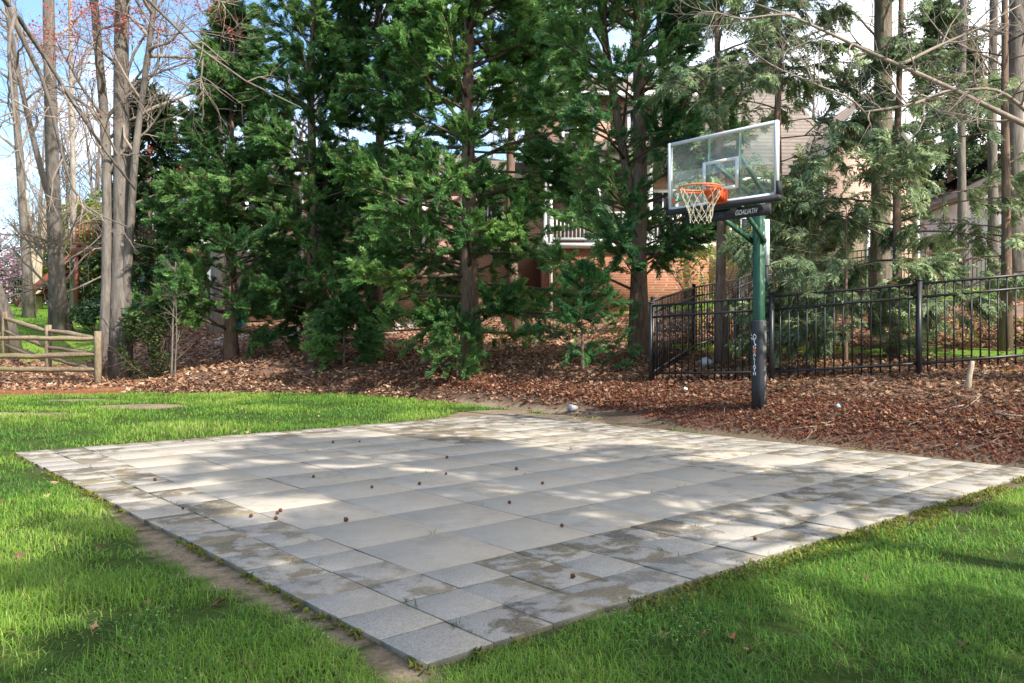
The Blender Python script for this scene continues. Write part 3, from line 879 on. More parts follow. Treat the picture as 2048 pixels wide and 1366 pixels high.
# --- bare hardwoods, left
def P3(*q): return [W(px, py, Y) for px, py, Y in q]
LV = [(13, 48, 2.6, .045, 6, .16), (7, 45, 1.2, .016, 5, .18), (6, 42, .55, .006, 4, .2)]
RED = [[.55, .08, .07], [.68, .13, .10], [.6, .2, .15]]
b = G(240, 20.0)
bare_tree('maple_tree', 'thickest grey trunk splitting into stems with red spring buds', 'tree', 'bare hardwoods on the left', b,
          [([b, W(243, 560, 20), W(247, 300, 20), W(240, 150, 20), W(247, -60, 20), W(250, -420, 20)], .245, .13),
           ([b+[-.32, -.1, 0], W(214, 560, 19.9), W(216, 330, 20), W(207, 200, 20), W(190, 40, 20), W(170, -250, 20)], .15, .08),
           ([W(244, 660, 20), W(250, 590, 19.95), W(262, 470, 19.8), W(268, 330, 19.7), W(285, 200, 19.7), W(300, 90, 19.6), W(325, -120, 19.5)], .115, .05)],
          [(15, 50, 2.6, .045, 6, .16), (8, 45, 1.2, .016, 5, .18), (7, 42, .55, .0065, 4, .2)], seed=41, buds=(16000, .055, RED, 'bud', .56), t0=.3)
b = G(118, 24.5)
bare_tree('oak_tree', 'grey forked trunk behind the split rail fence', 'tree', 'bare hardwoods on the left', b,
          [([b, W(113, 520, 24.5), W(104, 330, 24.5), W(100, 150, 24.5), W(96, -60, 24.5), W(90, -400, 24.5)], .235, .12),
           ([b+[.22, .1, 0], W(128, 620, 24.6), W(118, 540, 24.6), W(110, 480, 24.6)], .16, .1),
           ([W(108, 430, 24.4), W(85, 350, 24.2), W(58, 240, 24), W(38, 150, 23.8), W(8, -20, 23.6)], .10, .05)], LV, seed=42)
b = G(58, 29.0)
bare_tree('hardwood_tree', 'slender brown trunk left of the forked trunk', 'tree', 'bare hardwoods on the left', b,
          [([b, W(50, 480, 29), W(40, 330, 29), W(28, 170, 29), W(12, -60, 29), W(0, -300, 29)], .17, .07)], LV, seed=43, t0=.3)
b = G(30, 22.3)
bare_tree('hardwood_tree', 'leaning trunk slanting out of view behind the rail fence', 'tree', 'bare hardwoods on the left', b,
          [([b, W(10, 615, 22), W(-30, 530, 21.6), W(-90, 400, 21), W(-150, 200, 20.5), W(-200, -100, 20)], .19, .09)], LV, seed=44, t0=.4)
b = G(147, 33.0)
bare_tree('hardwood_tree', 'thin pale trunk between the forked trunk and the thickest trunk', 'tree', 'bare hardwoods on the left', b,
          [([b, W(147, 400, 33), W(143, 200, 33), W(140, -60, 33), W(138, -250, 33)], .12, .06)], LV, seed=45, bark='bark_pale', t0=.3)
b = G(436, 25.0)
bare_tree('poplar_tree', 'pale straight trunk rising behind the leftmost evergreen', 'tree', 'bare hardwoods on the left', b,
          [([b, W(434, 450, 25), W(436, 200, 25), W(438, 50, 25), W(437, -120, 25), W(440, -420, 25)], .20, .12)], [(12, 60, 2.6, .04, 6, .16), (7, 45, 1.2, .014, 5, .18), (5, 42, .55, .006, 4, .2)], seed=46, bark='bark_pale', t0=.45)
b = G(72, 33.0)
bare_tree('crape_myrtle', 'crape myrtle with several smooth tan stems on the far lawn', 'tree', None, b,
          [([b, W(76, 540, 33), W(88, 450, 33), W(95, 380, 33)], .16, .05), ([b, W(70, 540, 33), W(62, 460, 33), W(52, 380, 33)], .13, .04),
           ([b+[-.25, 0, 0], W(63, 560, 33), W(58, 500, 33), W(45, 430, 33)], .1, .035), ([b+[.1, .1, 0], W(80, 560, 33), W(83, 500, 33), W(100, 420, 33)], .1, .035)],
          [(10, 30, 1.5, .03, 5, .12), (7, 35, .9, .012, 4, .15)], seed=47, bark='bark_tan', twig='twig', t0=.5)
for px, Y, H, sd, lab in ((343, 18.6, 2.6, 48, 'thin twin sapling left of the leftmost evergreen'), (330, 20.5, 3.4, 49, 'pale crooked sapling beside the thickest trunk')):
    b = G(px, Y)
    bare_tree('bare_sapling', lab, 'sapling', None, b, [([b, b+[.02, 0, H*.5], b+[.08, 0, H]], .03, .008), ([b+[.07, 0, 0], b+[.12, 0, H*.4], b+[.1, 0, H*.8]], .02, .006)], [(9, 45, .6, .008, 4, .15), (5, 45, .3, .004, 3, .2)], seed=sd, k0=6, wob=.06)
# --- trunks at the right
b = G(1764, 16.0)
bare_tree('oak_tree', 'thick mossy trunk in front of the sunlit brick wing', 'tree', 'tall trunks at the right', b,
          [([b, W(1758, 480, 16), W(1764, 330, 16), W(1768, 180, 16), W(1768, -60, 16), W(1770, -400, 16)], .20, .14)], [(9, 60, 2.0, .035, 6, .16), (6, 45, 1.0, .013, 5, .18), (5, 42, .5, .006, 4, .2)], seed=51, bark='bark_moss', t0=.5)
for px, Y, r, sd, lab in ((1925, 22, .125, 53, 'narrow trunk right of the thick mossy trunk'), (1987, 19, .125, 54, 'grey trunk second from the right edge'), (2030, 17, .19, 55, 'broad grey trunk at the right edge of the view')):
    b = G(px, Y)
    bare_tree('hardwood_tree', lab, 'tree', 'tall trunks at the right', b,
              [([b, W(px, 450, Y), W(px-4, 250, Y), W(px, 80, Y), W(px+2, -80, Y), W(px, -400, Y)], r, r*.55)], [(11, 60, 2.2, .035, 6, .16), (6, 45, 1.0, .013, 5, .18), (5, 42, .5, .006, 4, .2)], seed=sd, bark='bark_grey', t0=.35)

# --- two trees rooted just outside the view, whose limbs hang into it
LT = [(10, 50, .75, .011, 5, .17), (5, 45, .34, .0045, 4, .2)]
b = np.array([-4.75, 5.75, gz(-4.75, 5.75)])
tp = b+np.array([.15, .1, 4.2])
bare_tree('sweetgum_tree', 'bare sweetgum with grey limbs slanting down across the top left', 'tree', None, b,
          [([b, b+[.05, 0, 2], tp, tp+[.3, .3, 3], tp+[.5, .6, 6]], .24, .1),
           ([tp+[0, 0, -.3], W(-60, -100, 8.6), W(37, 37, 9.2), W(84, 95, 9.6), W(146, 212, 10), W(220, 318, 10.3), W(271, 380, 10.5)], .052, .014),
           ([W(20, 15, 9), W(40, 73, 9.1), W(92, 165, 9.2), W(103, 220, 9.3), W(135, 359, 9.5), W(161, 417, 9.6), W(201, 432, 9.7), W(256, 454, 9.8)], .032, .007),
           ([W(30, 30, 9), W(15, 90, 8.6), W(25, 200, 8.4), W(40, 330, 8.3), W(95, 440, 8.3)], .024, .006),
           ([tp, tp+[1.2, 1.4, 2.2], W(200, -90, 9), W(330, 40, 9.3), W(366, 73, 9.3), W(406, 117, 9.3), W(476, 161, 9.3), W(524, 194, 9.3), W(557, 216, 9.3), W(603, 216, 9.3)], .06, .006),
           ([W(406, 117, 9.3), W(402, 160, 9.2), W(385, 200, 9.1), W(370, 225, 9.0)], .012, .004),
           ([W(271, 0, 9.2), W(320, 75, 9.2), W(390, 60, 9.3), W(480, 70, 9.4)], .012, .003)],
          LT, seed=61, bark='bark_grey', t0=.3, tropism=.0, wob=.01)
b = np.array([6.9, 8.6, gz(6.9, 8.6)])
bare_tree('sweetgum_tree', 'bare tree reaching a long lichen-grey limb in from the right edge', 'tree', None, b,
          [([b, b+[0, 0, 2], b+[.1, 0, 4], b+[.2, .1, 7], b+[.2, .2, 10]], .21, .09),
           ([b+[0, 0, 2.1], W(2130, 285, 8.6), W(2048, 249, 8.5), W(1986, 220, 8.4), W(1931, 190, 8.4), W(1858, 154, 8.3), W(1785, 125, 8.2), W(1711, 95, 8.1), W(1664, 70, 8.1), W(1627, 48, 8.0), W(1590, 29, 8.0), W(1510, 8, 7.9)], .046, .009),
           ([W(1912, 182, 8.4), W(1887, 184, 8.3), W(1840, 205, 8.2), W(1785, 216, 8.1), W(1728, 224, 8.0)], .026, .008),
           ([W(2110, 262, 8.6), W(2048, 220, 8.3), W(2022, 194, 8.2), W(1986, 176, 8.2), W(1930, 180, 8.1)], .03, .012),
           ([W(1728, 224, 8.0), W(1693, 187, 7.9), W(1656, 183, 7.9), W(1620, 161, 7.8), W(1565, 143, 7.8), W(1510, 110, 7.8), W(1470, 70, 7.8)], .012, .004),
           ([W(1590, 29, 8.0), W(1540, 30, 7.9), W(1480, 40, 7.9), W(1420, 20, 7.8), W(1385, 30, 7.8)], .014, .004),
           ([W(1800, 130, 8.2), W(1880, 90, 8.4), W(1950, 60, 8.5), W(2040, 10, 8.6)], .02, .006)],
          LT, seed=62, bark='twig', t0=.3, tropism=.01, wob=.012)

# --- trees along the right side of the lawn that shade the court
GS = 'trees beside the lawn that shade the court'
def shade(label, x, y, H, RC, z0, seed, gap=.4, nbr=60):
    return conifer('hemlock_tree', label, 'tree', GS, (x, y, gz(x, y)), H, RC, seed=seed, kind='far', nbr=nbr, nlet=9, nfr=6, z0=z0, flen=.5, tr=.16, elev=(5, 30), gap=gap, tint=HT, prof=lambda h: .5+.5*np.sin(np.pi*np.clip(h, 0, 1)))
shade('hemlock right of the court near the lawn', 5.2, 1.6, 8.4, 2.2, .44, 71, .48)
shade('slim hemlock at the right front of the lawn', 4.9, -1.5, 8.2, 1.25, .5, 75, .6)

# --- shrubs and the far woods
OL = [[.055, .085, .025], [.09, .12, .035], [.04, .07, .025]]
YG = [[.24, .27, .05], [.33, .33, .08], [.17, .23, .05]]
PK = [[.55, .36, .46], [.62, .46, .52], [.45, .30, .36]]
leafy_shrub('evergreen_shrub', 'wispy dark shrub at the right foot of the thickest trunk', 'shrub', None, G(300, 19.2), (.75, .6, 1.0), 4200, .075, OL, 81, hole=.44)
leafy_shrub('evergreen_shrub', 'glossy shrub on the far lawn edge behind the rail fence', 'shrub', None, G(190, 24.5), (.75, .6, .55), 2200, .11, [[.03, .07, .03], [.05, .1, .04], [.1, .16, .08]], 82, hole=.46)
leafy_shrub('spring_shrub', 'yellow green shrub leafing out beyond the far lawn', 'shrub', None, G(178, 37), (2.4, 1.6, 2.4), 16000, .2, YG, 83, hole=.42)
leafy_shrub('spring_shrub', 'taller yellow green bush behind the thickest trunk', 'shrub', None, G(232, 40), (2.2, 1.6, 2.9), 14000, .2, [[.17, .24, .05], [.11, .18, .04]], 84, hole=.46)
leafy_shrub('flowering_shrub', 'pink blossoming shrub at the far left', 'shrub', None, G(-15, 38), (1.5, 1.3, 1.9), 3600, .15, PK, 85, hole=.48)
leafy_shrub('evergreen_shrub', 'dark green bush along the far left fence', 'shrub', None, G(40, 41), (3.0, 1.4, 1.7), 7000, .17, [[.04, .07, .025], [.07, .10, .03]], 86, hole=.42)
leafy_shrub('evergreen_shrub', 'green bush beyond the fence behind the crape myrtle', 'shrub', None, G(120, 42), (2.6, 1.4, 1.5), 6000, .17, [[.06, .09, .03], [.1, .12, .05]], 87, hole=.42)
leafy_shrub('spring_shrub', 'sunlit yellow green sapling behind the basketball rim', 'shrub', None, G(1420, 19.5), (.9, .8, 1.5), 2400, .11, [[.20, .27, .04], [.28, .33, .06]], 88, hole=.52)
leafy_shrub('ivy_clump', 'ivy climbing the right side of the thickest trunk', 'ivy', None, G(262, 19.6)+[0, 0, .75], (.2, .2, .85), 1300, .075, [[.025, .075, .02], [.04, .11, .03]], 89, stems=3, hole=.36)
leafy_shrub('dry_shrub', 'shrub with clinging orange brown leaves beside the brick wing', 'shrub', None, G(1855, 18.0), (.7, .7, 1.2), 700, .10, [[.42, .19, .06], [.35, .15, .06], [.12, .14, .05]], 90, hole=.52, lobes=4)
b = G(1478, 14.9)
bare_tree('dead_bush', 'dark tangle of dead vines by the crooked hemlock trunk', 'bush', None, b, [([b, b+[.05, 0, .7], b+[.35, 0, 1.4]], .03, .012), ([b, b+[-.05, .1, .6], b+[-.1, .1, 1.2]], .025, .01)],
          [(16, 60, .5, .007, 4, .3), (9, 50, .3, .004, 4, .3)], seed=91, bark='twig_dark', twig='twig_dark', k0=6, t0=.2)
conifer('pine_tree', 'dark distant conifer behind the thickest trunk', 'tree', None, G(300, 30), 8.0, 1.9, seed=95, kind='far', nbr=70, nlet=8, nfr=5, z0=.12, flen=.5, elev=(0, 35), tr=.18, gap=.36, tint=[[.02, .045, .018], [.03, .065, .022], [.045, .085, .03]])
conifer('pine_tree', 'distant conifer left of the brick house', 'tree', None, G(385, 36), 6.0, 2.0, seed=96, kind='far', nbr=60, nlet=8, nfr=5, z0=.12, flen=.5, elev=(0, 35), tr=.18, gap=.36, tint=[[.03, .05, .02], [.04, .07, .03]])
conifer('pine_tree', 'distant conifer at the far right behind the trunks', 'tree', None, G(1905, 32), 11, 2.6, seed=97, kind='far', nbr=70, nlet=8, nfr=5, z0=.3, flen=.5, elev=(0, 35), tr=.18, gap=.42, tint=[[.04, .07, .03], [.06, .095, .04]])

wm = MB(); rgw = np.random.default_rng(99)
nT = 120
xx_ = rgw.uniform(-75, 75, nT); yy_ = rgw.uniform(48, 80, nT)
xx_[:30] = rgw.uniform(-60, -34, 30); yy_[:30] = rgw.uniform(-20, 45, 30)
pp = np.column_stack([xx_, yy_, height(xx_, yy_)-.2])
dd_ = norm(np.column_stack([rgw.normal(0, .05, nT), rgw.normal(0, .05, nT), np.ones(nT)]))
P, Rd = run(pp, dd_, rgw.uniform(11, 18, nT), rgw.uniform(.10, .24, nT), 7, .03, .02, rgw)
wm.tubes(P, Rd, 5, col=(.20, .16, .135))
P, Rd = sub_branches(P, Rd, 16, .22, 1, 45, 3.6, .05, 5, .14, .05, rgw); wm.tubes(P, Rd, 3, col=(.22, .175, .15), cap=False)
P, Rd = sub_branches(P, Rd, 8, .2, 1, 42, 1.7, .022, 4, .16, .04, rgw); wm.tubes(P, Rd, 3, col=(.25, .19, .16), cap=False)
tag(obj('distant_woods', wm, M['litter']), 'bare grey brown woods far behind the houses', 'woods', kind='stuff')
us = MB(); n_ = 52000
ux = rgw.uniform(-75, 75, n_); uy = rgw.uniform(46, 60, n_)
ux[:12000] = rgw.uniform(-48, -36, 12000); uy[:12000] = rgw.uniform(-20, 46, 12000)
hh_ = 1.0+2.8*fbm(ux*.35, uy*.35, 12)
uz = height(ux, uy)+hh_*rgw.random(n_)
tv, tri = leaf_template(3, 8, .3)
uc = np.array([[.15, .12, .08], [.10, .13, .05], [.20, .16, .11], [.16, .19, .06]])[np.clip((fbm(ux*.25, uy*.25, 13)*2.4-.6+rgw.normal(0, .12, n_))*4, 0, 3).astype(int)]*rgw.uniform(.7, 1.3, (n_, 1))
us.stamp(tv, tri, np.column_stack([ux, uy, uz]), rand_axes(n_, .9), rgw.uniform(.22, .5, n_), uc)
tag(obj('undergrowth', us, M['leaf']), 'scrubby undergrowth at the foot of the distant woods', 'undergrowth', kind='stuff')
# ------------------------------------------------------------------ brick house and neighbours
def brick_mat(name, c1, c2, mortar, sc=1.0):
    m = Mat(name)
    t = m.node("ShaderNodeTexCoord"); s = m.sep(t.outputs["Object"])
    g = m.node("ShaderNodeNewGeometry"); nrm = m.sep(g.outputs["Normal"])
    horiz = m.math('ADD', m.math('MULTIPLY', s[0], m.math('ABSOLUTE', nrm[1])), m.math('MULTIPLY', s[1], m.math('ABSOLUTE', nrm[0])))
    cb = m.node("ShaderNodeCombineXYZ"); m.l.new(horiz, cb.inputs[0]); m.l.new(s[2], cb.inputs[1])
    b = m.node("ShaderNodeTexBrick"); m.l.new(cb.outputs[0], b.inputs["Vector"])
    b.inputs["Scale"].default_value = 1.0
    b.inputs["Brick Width"].default_value, b.inputs["Row Height"].default_value, b.inputs["Mortar Size"].default_value = .215, .075, .008
    m.set(b.inputs["Color1"], c1); m.set(b.inputs["Color2"], c2); m.set(b.inputs["Mortar"], mortar)
    n = m.noise(m.coord(), 1.4, 5)
    col = m.mix(m.ramp(n, [(.3, 0.), (.7, .5)]), b.outputs["Color"], m.mix(1.0, b.outputs["Color"], (.7, .62, .6), 'MULTIPLY'))
    m.pbr(col, .88, m.bump(b.outputs["Fac"], -.4, .01), .15)
    return m.m
M['brick'] = brick_mat('orange_brick', (.40, .16, .085), (.33, .115, .06), (.36, .30, .25))
M['brick_mid'] = brick_mat('salmon_brick', (.50, .285, .21), (.44, .235, .17), (.48, .40, .345))
M['brick_sunlit'] = brick_mat('sunlit_brick', (.70, .44, .35), (.64, .39, .30), (.68, .60, .53))  # house brick in its sunlit tone, the brightness put into the colour
def shingle():
    m = Mat('roof_shingles'); c = m.coord((1, 1, 1))
    w = m.node("ShaderNodeTexWave", Scale=1.9, Distortion=.6, Detail=2, wave_type='BANDS', bands_direction='Z'); m.l.new(c, w.inputs["Vector"])
    n = m.noise(c, 7, 5)
    col = m.mix(m.ramp(w.outputs["Fac"], [(.1, 0.), (.6, 1.)]), (.15, .125, .108), m.ramp(n, [(.3, (.18, .15, .13)), (.7, (.25, .21, .185))]))
    m.pbr(col, .9, None, .1); return m.m
M['shingle'] = shingle()
M['siding'] = flat('grey_siding', (.36, .40, .46), .7)
M['siding_pale'] = flat('pale_siding', (.62, .64, .68), .7)
M['deck'] = flat('redwood_stain', (.23, .075, .045), .7)
M['iron_brown'] = flat('dark_vent', (.04, .03, .025), .7)

def prism(mb, poly, y0, y1, col=None):
    """polygon in x,z extruded along y"""
    n = len(poly)
    v = [(x, y0, z) for x, z in poly]+[(x, y1, z) for x, z in poly]
    mb.add(v, tris=[(0, i, i+1) for i in range(1, n-1)]+[(n, n+i+1, n+i) for i in range(1, n-1)],
           quads=[(i, n+i, n+(i+1) % n, (i+1) % n) for i in range(n)], col=col)
HY = 27.5
house = thing('brick_house', 'large brick house with a raised white porch behind the evergreens', 'house', (2, HY, 2.0))
w = MB(); w.box((-4.3, HY+5, 4.2), (10.6, 10, 5.0)); obj('wall', w, M['brick_mid'], house)            # left wing, one storey
w = MB(); w.box((3.3, HY+5.5, 5.5), (4.6, 10.4, 7.8)); obj('wall', w, M['brick_mid'], house)          # two storey middle
w = MB(); w.box((7.9, HY+5.6, 4.1), (4.6, 10.2, 5.0)); obj('wall', w, M['brick_mid'], house)  # low right part under the long roof
def hip(x0, x1, y0, y1, ze, zr, ov=.4, inset=None):
    mb = MB(); x0 -= ov; x1 += ov; y0 -= ov; y1 += ov
    i = inset if inset is not None else (y1-y0)/2
    v = [(x0, y0, ze), (x1, y0, ze), (x1, y1, ze), (x0, y1, ze), (x0+i, (y0+y1)/2, zr), (x1-i, (y0+y1)/2, zr)]
    v += [(a, b_, c-.18) for a, b_, c in v[:4]]
    mb.add(v, tris=[(1, 2, 5), (3, 0, 4)], quads=[(0, 1, 5, 4), (2, 3, 4, 5), (6, 7, 1, 0), (7, 8, 2, 1), (8, 9, 3, 2), (9, 6, 0, 3), (9, 8, 7, 6)])
    return mb
r1 = obj('roof', hip(-9.6, 1.0, HY, HY+10, 6.72, 8.6), M['shingle'], house)
r2 = obj('roof', hip(1.0, 5.6, HY+.3, HY+10.7, 9.42, 11.6, .5, 2.2), M['shingle'], house)
r3 = obj('roof', hip(5.65, 10.9, HY+.5, HY+10.7, 6.62, 12.0, .45, 1.0), M['shingle'], house)
# white eaves under each roof
for x0, x1, y0, ze in ((-9.95, .55, HY-.42, 6.5), (.48, 6.1, HY-.22, 9.2), (6.3, 9.25, HY+.02, 6.4)):
    e = MB(); e.box(((x0+x1)/2, y0+.06, ze-.03), (x1-x0, .12, .19)); obj('fascia', e, M['white_paint'], house)
def window(x, z, w_, h_, y, par=house, grid=(2, 2)):
    f = MB()
    for sx in (-1, 1): f.box((x+sx*(w_/2), y-.03, z), (.10, .10, h_+.1))
    for sz in (-1, 1): f.box((x, y-.035, z+sz*h_/2), (w_+.1, .11, .10))
    for i in range(1, grid[0]): f.box((x-w_/2+w_*i/grid[0], y-.015, z), (.035, .04, h_-.1))
    for i in range(1, grid[1]): f.box((x, y-.018, z-h_/2+h_*i/grid[1]), (w_-.1, .04, .045))
    fr = obj('window', f, M['white_paint'], par)
    p = MB(); p.box((x, y-.004, z), (w_-.08, .02, h_-.08)); obj('pane', p, M['glass_dark'], fr)
    s_ = MB(); s_.box((x, y-.06, z-h_/2-.1), (w_+.24, .16, .09)); obj('sill', s_, M['white_paint'], fr)
for x in (-8.3, -6.2, -3.4, -.8): window(x, 4.9, .95, 1.6, HY)
for x in (2.2, 4.4): window(x, 8.0, 1.0, 1.6, HY+.3)
window(5.05, 5.2, .9, 1.7, HY+.3, grid=(2, 3)); window(7.9, 4.9, 1.1, 1.6, HY+.5, grid=(3, 3))
for x in (-6.95, -5.6): 
    d_ = MB(); d_.tube([(x, HY-.08, 2.2), (x, HY-.08, 6.4), (x, HY-.25, 6.45)], .055, 8); obj('downspout', d_, M['white_paint'], house, True)
for x in (-8.0, -4.4):
    v_ = MB(); v_.box((x, HY-.02, 3.1), (.42, .06, .22)); obj('vent', v_, M['iron_brown'], house)
# raised porch
py0 = 24.6
b_ = MB(); b_.box((3.4, (py0+HY)/2+.02, 2.85), (4.9, HY-py0-.05, 1.9)); obj('porch_base', b_, M['brick'], house)
b_ = MB(); b_.box((3.4, (py0+HY)/2-.1, 3.87), (5.2, HY-py0+.1, .14)); obj('porch_floor', b_, M['white_paint'], house)
rl = MB()
for zc in (4.08, 4.85): rl.box((3.4, py0+.03, zc), (4.8, .06, .06))
for x in np.arange(1.1, 5.75, .115): rl.box((x, py0+.03, 4.465), (.032, .032, .71))
for zc in (4.08, 4.85): rl.box((1.02, (py0+HY)/2, zc), (.05, HY-py0-.2, .06))
obj('porch_railing', rl, M['white_paint'], house)
for x in (1.02, 2.55, 4.1, 5.75):
    c_ = MB(); c_.tube([(x, py0+.05, 3.95), (x, py0+.05, 4.1), (x, py0+.05, 4.12), (x, py0+.05, 6.25), (x, py0+.05, 6.3), (x, py0+.05, 6.42)], [.12, .12, .085, .075, .11, .11], 12); obj('porch_column', c_, M['white_paint'], house, True)
c_ = MB(); c_.bar((1.15, py0-.06, 1.9), (1.15, py0-.06, 6.4), .09); obj('downspout', c_, M['white_paint'], house)
pr_ = MB(); pr_.box((3.4, py0+.15, 6.57), (5.5, .2, .28)); obj('fascia', pr_, M['white_paint'], house)
pr_ = MB(); pr_.add([(.4, py0-.25, 6.72), (6.3, py0-.25, 6.72), (6.3, HY+.2, 7.7), (.4, HY+.2, 7.7), (.4, py0-.25, 6.6), (6.3, py0-.25, 6.6), (6.3, HY+.2, 7.58), (.4, HY+.2, 7.58)], quads=[(0, 1, 2, 3), (7, 6, 5, 4), (4, 5, 1, 0), (5, 6, 2, 1), (7, 4, 0, 3)]); obj('porch_roof', pr_, M['shingle'], house)
dr = MB(); dr.box((2.9, HY+.27, 5.0), (.95, .1, 2.1)); dd = obj('door', dr, M['white_paint'], house)
hn = MB(); hn.tube([(3.25, HY+.2, 4.95), (3.25, HY+.14, 4.95)], .035, 8); obj('handle', hn, M['iron_brown'], dd)
# sunlit gabled wing on the right
gx0, gx1, gy0 = 9.3, 12.25, 25.0
gp = MB(); prism(gp, [(gx0, 1.9), (gx1, 1.9), (gx1, 6.5), ((gx0+gx1)/2, 8.35), (gx0, 6.5)], gy0, HY+9); obj('gable_wing', gp, M['brick_sunlit'], house)
gr_ = MB(); gc_ = (gx0+gx1)/2
for s_ in (-1, 1):
    e0 = np.array([gc_+s_*(gx1-gx0+.5)/2, 0, 6.5-.32]); e1 = np.array([gc_, 0, 8.42])
    th = np.array([0, 0, .14])
    q = [(*e0[[0]], gy0-.28, e0[2]), (*e1[[0]], gy0-.28, e1[2]), (*e1[[0]], HY+9.2, e1[2]), (*e0[[0]], HY+9.2, e0[2])]
    q = np.array([[e0[0], gy0-.28, e0[2]], [e1[0], gy0-.28, e1[2]], [e1[0], HY+9.2, e1[2]], [e0[0], HY+9.2, e0[2]]])
    gr_.add(np.vstack([q, q+[0, 0, .14]]), quads=[(0, 1, 2, 3), (7, 6, 5, 4), (0, 4, 5, 1), (1, 5, 6, 2), (2, 6, 7, 3), (3, 7, 4, 0)])
obj('roof', gr_, M['shingle'], house)
for s_ in (-1, 1):
    tb = MB(); tb.bar((gc_+s_*(gx1-gx0+.5)/2, gy0-.31, 6.24), (gc_-s_*.02, gy0-.31-(.003 if s_ > 0 else 0), 8.46), .05, .26); obj('gable_trim', tb, M['white_paint'], house)
window(11.1, 3.5, .75, 1.9, gy0, grid=(1, 2))
for x in (gx0+.06, gx1-.05):
    d_ = MB(); d_.tube([(x, gy0-.07, 2.0), (x, gy0-.07, 6.2)], .05, 8); obj('downspout', d_, M['white_paint'], house, True)

h2 = thing('grey_house', 'grey sided house with a red brown raised deck on the left', 'house', (-14.2, 35, 2.2))
w = MB(); w.box((-14.3, 38, 4.6), (4.4, 7, 5.6)); obj('wall', w, M['siding'], h2)
obj('roof', hip(-16.5, -12.1, 34.5, 41.5, 7.4, 9.0), M['shingle'], h2)
for x in (-15.6, -14.3, -13.0): window(x, 5.9, .95, 1.5, 34.5, h2)
d_ = MB()
d_.box((-14.6, 33.1, 4.45), (4.6, 2.8, .28))
for x in (-16.7, -14.6, -12.5): d_.box((x, 31.85, 3.3), (.14, .14, 2.02))
dk = obj('deck', d_, M['deck'], h2)
rl = MB()
for zc in (4.75, 5.55): rl.box((-14.6, 31.8, zc), (4.6, .06, .08))
for x in np.arange(-16.85, -12.3, .13): rl.box((x, 31.8, 5.15), (.04, .04, .72))
obj('deck_railing', rl, M['deck'], dk)
s_ = MB()
for k in range(9): s_.box((-17.1-.24*k, 32.6, 4.3-.21*k), (.28, 1.0, .05))
for yy in (32.08, 33.12): s_.bar((-16.9, yy, 4.4), (-19.2, yy, 2.4), .06, .25)
obj('stairs', s_, M['deck'], dk)

h3 = thing('pale_house', 'pale house partly hidden behind the trunks at the far right', 'house', (17.5, 27, 2.2))
w = MB(); w.box((18.2, 30, 4.0), (4.6, 6, 4.2)); obj('wall', w, M['siding_pale'], h3)
obj('roof', hip(15.9, 20.5, 27, 33, 6.1, 7.8), M['shingle'], h3)
window(17.4, 4.6, .9, 1.5, 27, h3)

# small things in the house yard
cz = G(349, 30.5)
ch = thing('lawn_chair', 'small red slatted lawn chair on the far yard', 'chair', cz)
s_ = MB(); s_.box(cz+[0, 0, .38], (.55, .5, .05)); obj('seat', s_, M['deck'], ch)
s_ = MB()
for k in range(5): s_.bar(cz+[-.22+.11*k, .22, .4], cz+[-.26+.13*k, .42, 1.0], .09, .025, up=(1, 0, 0))
obj('backrest', s_, M['deck'], ch)
for sx in (-.25, .25):
    for sy in (-.22, .22):
        l_ = MB(); l_.bar(cz+[sx, sy, -.03], cz+[sx, sy, .55 if sy < 0 else .38], .05); obj('leg', l_, M['deck'], ch)
cz = G(470, 26.3)
bn = thing('storage_bin', 'small teal storage bin by the brick house wall', 'bin', cz)
s_ = MB(); v = []
for z_, r_ in ((0, .26), (.5, .31)):
    v += [(cz[0]+sx*r_, cz[1]+sy*r_*.8, cz[2]+z_) for sx, sy in ((-1, -1), (1, -1), (1, 1), (-1, 1))]
s_.add(v, quads=[(0, 1, 5, 4), (1, 2, 6, 5), (2, 3, 7, 6), (3, 0, 4, 7), (0, 3, 2, 1)]); obj('body', s_, flat('teal_plastic', (.02, .33, .38), .4), bn)
s_ = MB(); s_.box(cz+[0, 0, .53], (.68, .56, .07)); obj('lid', s_, flat('pale_plastic', (.7, .75, .78), .4), bn)

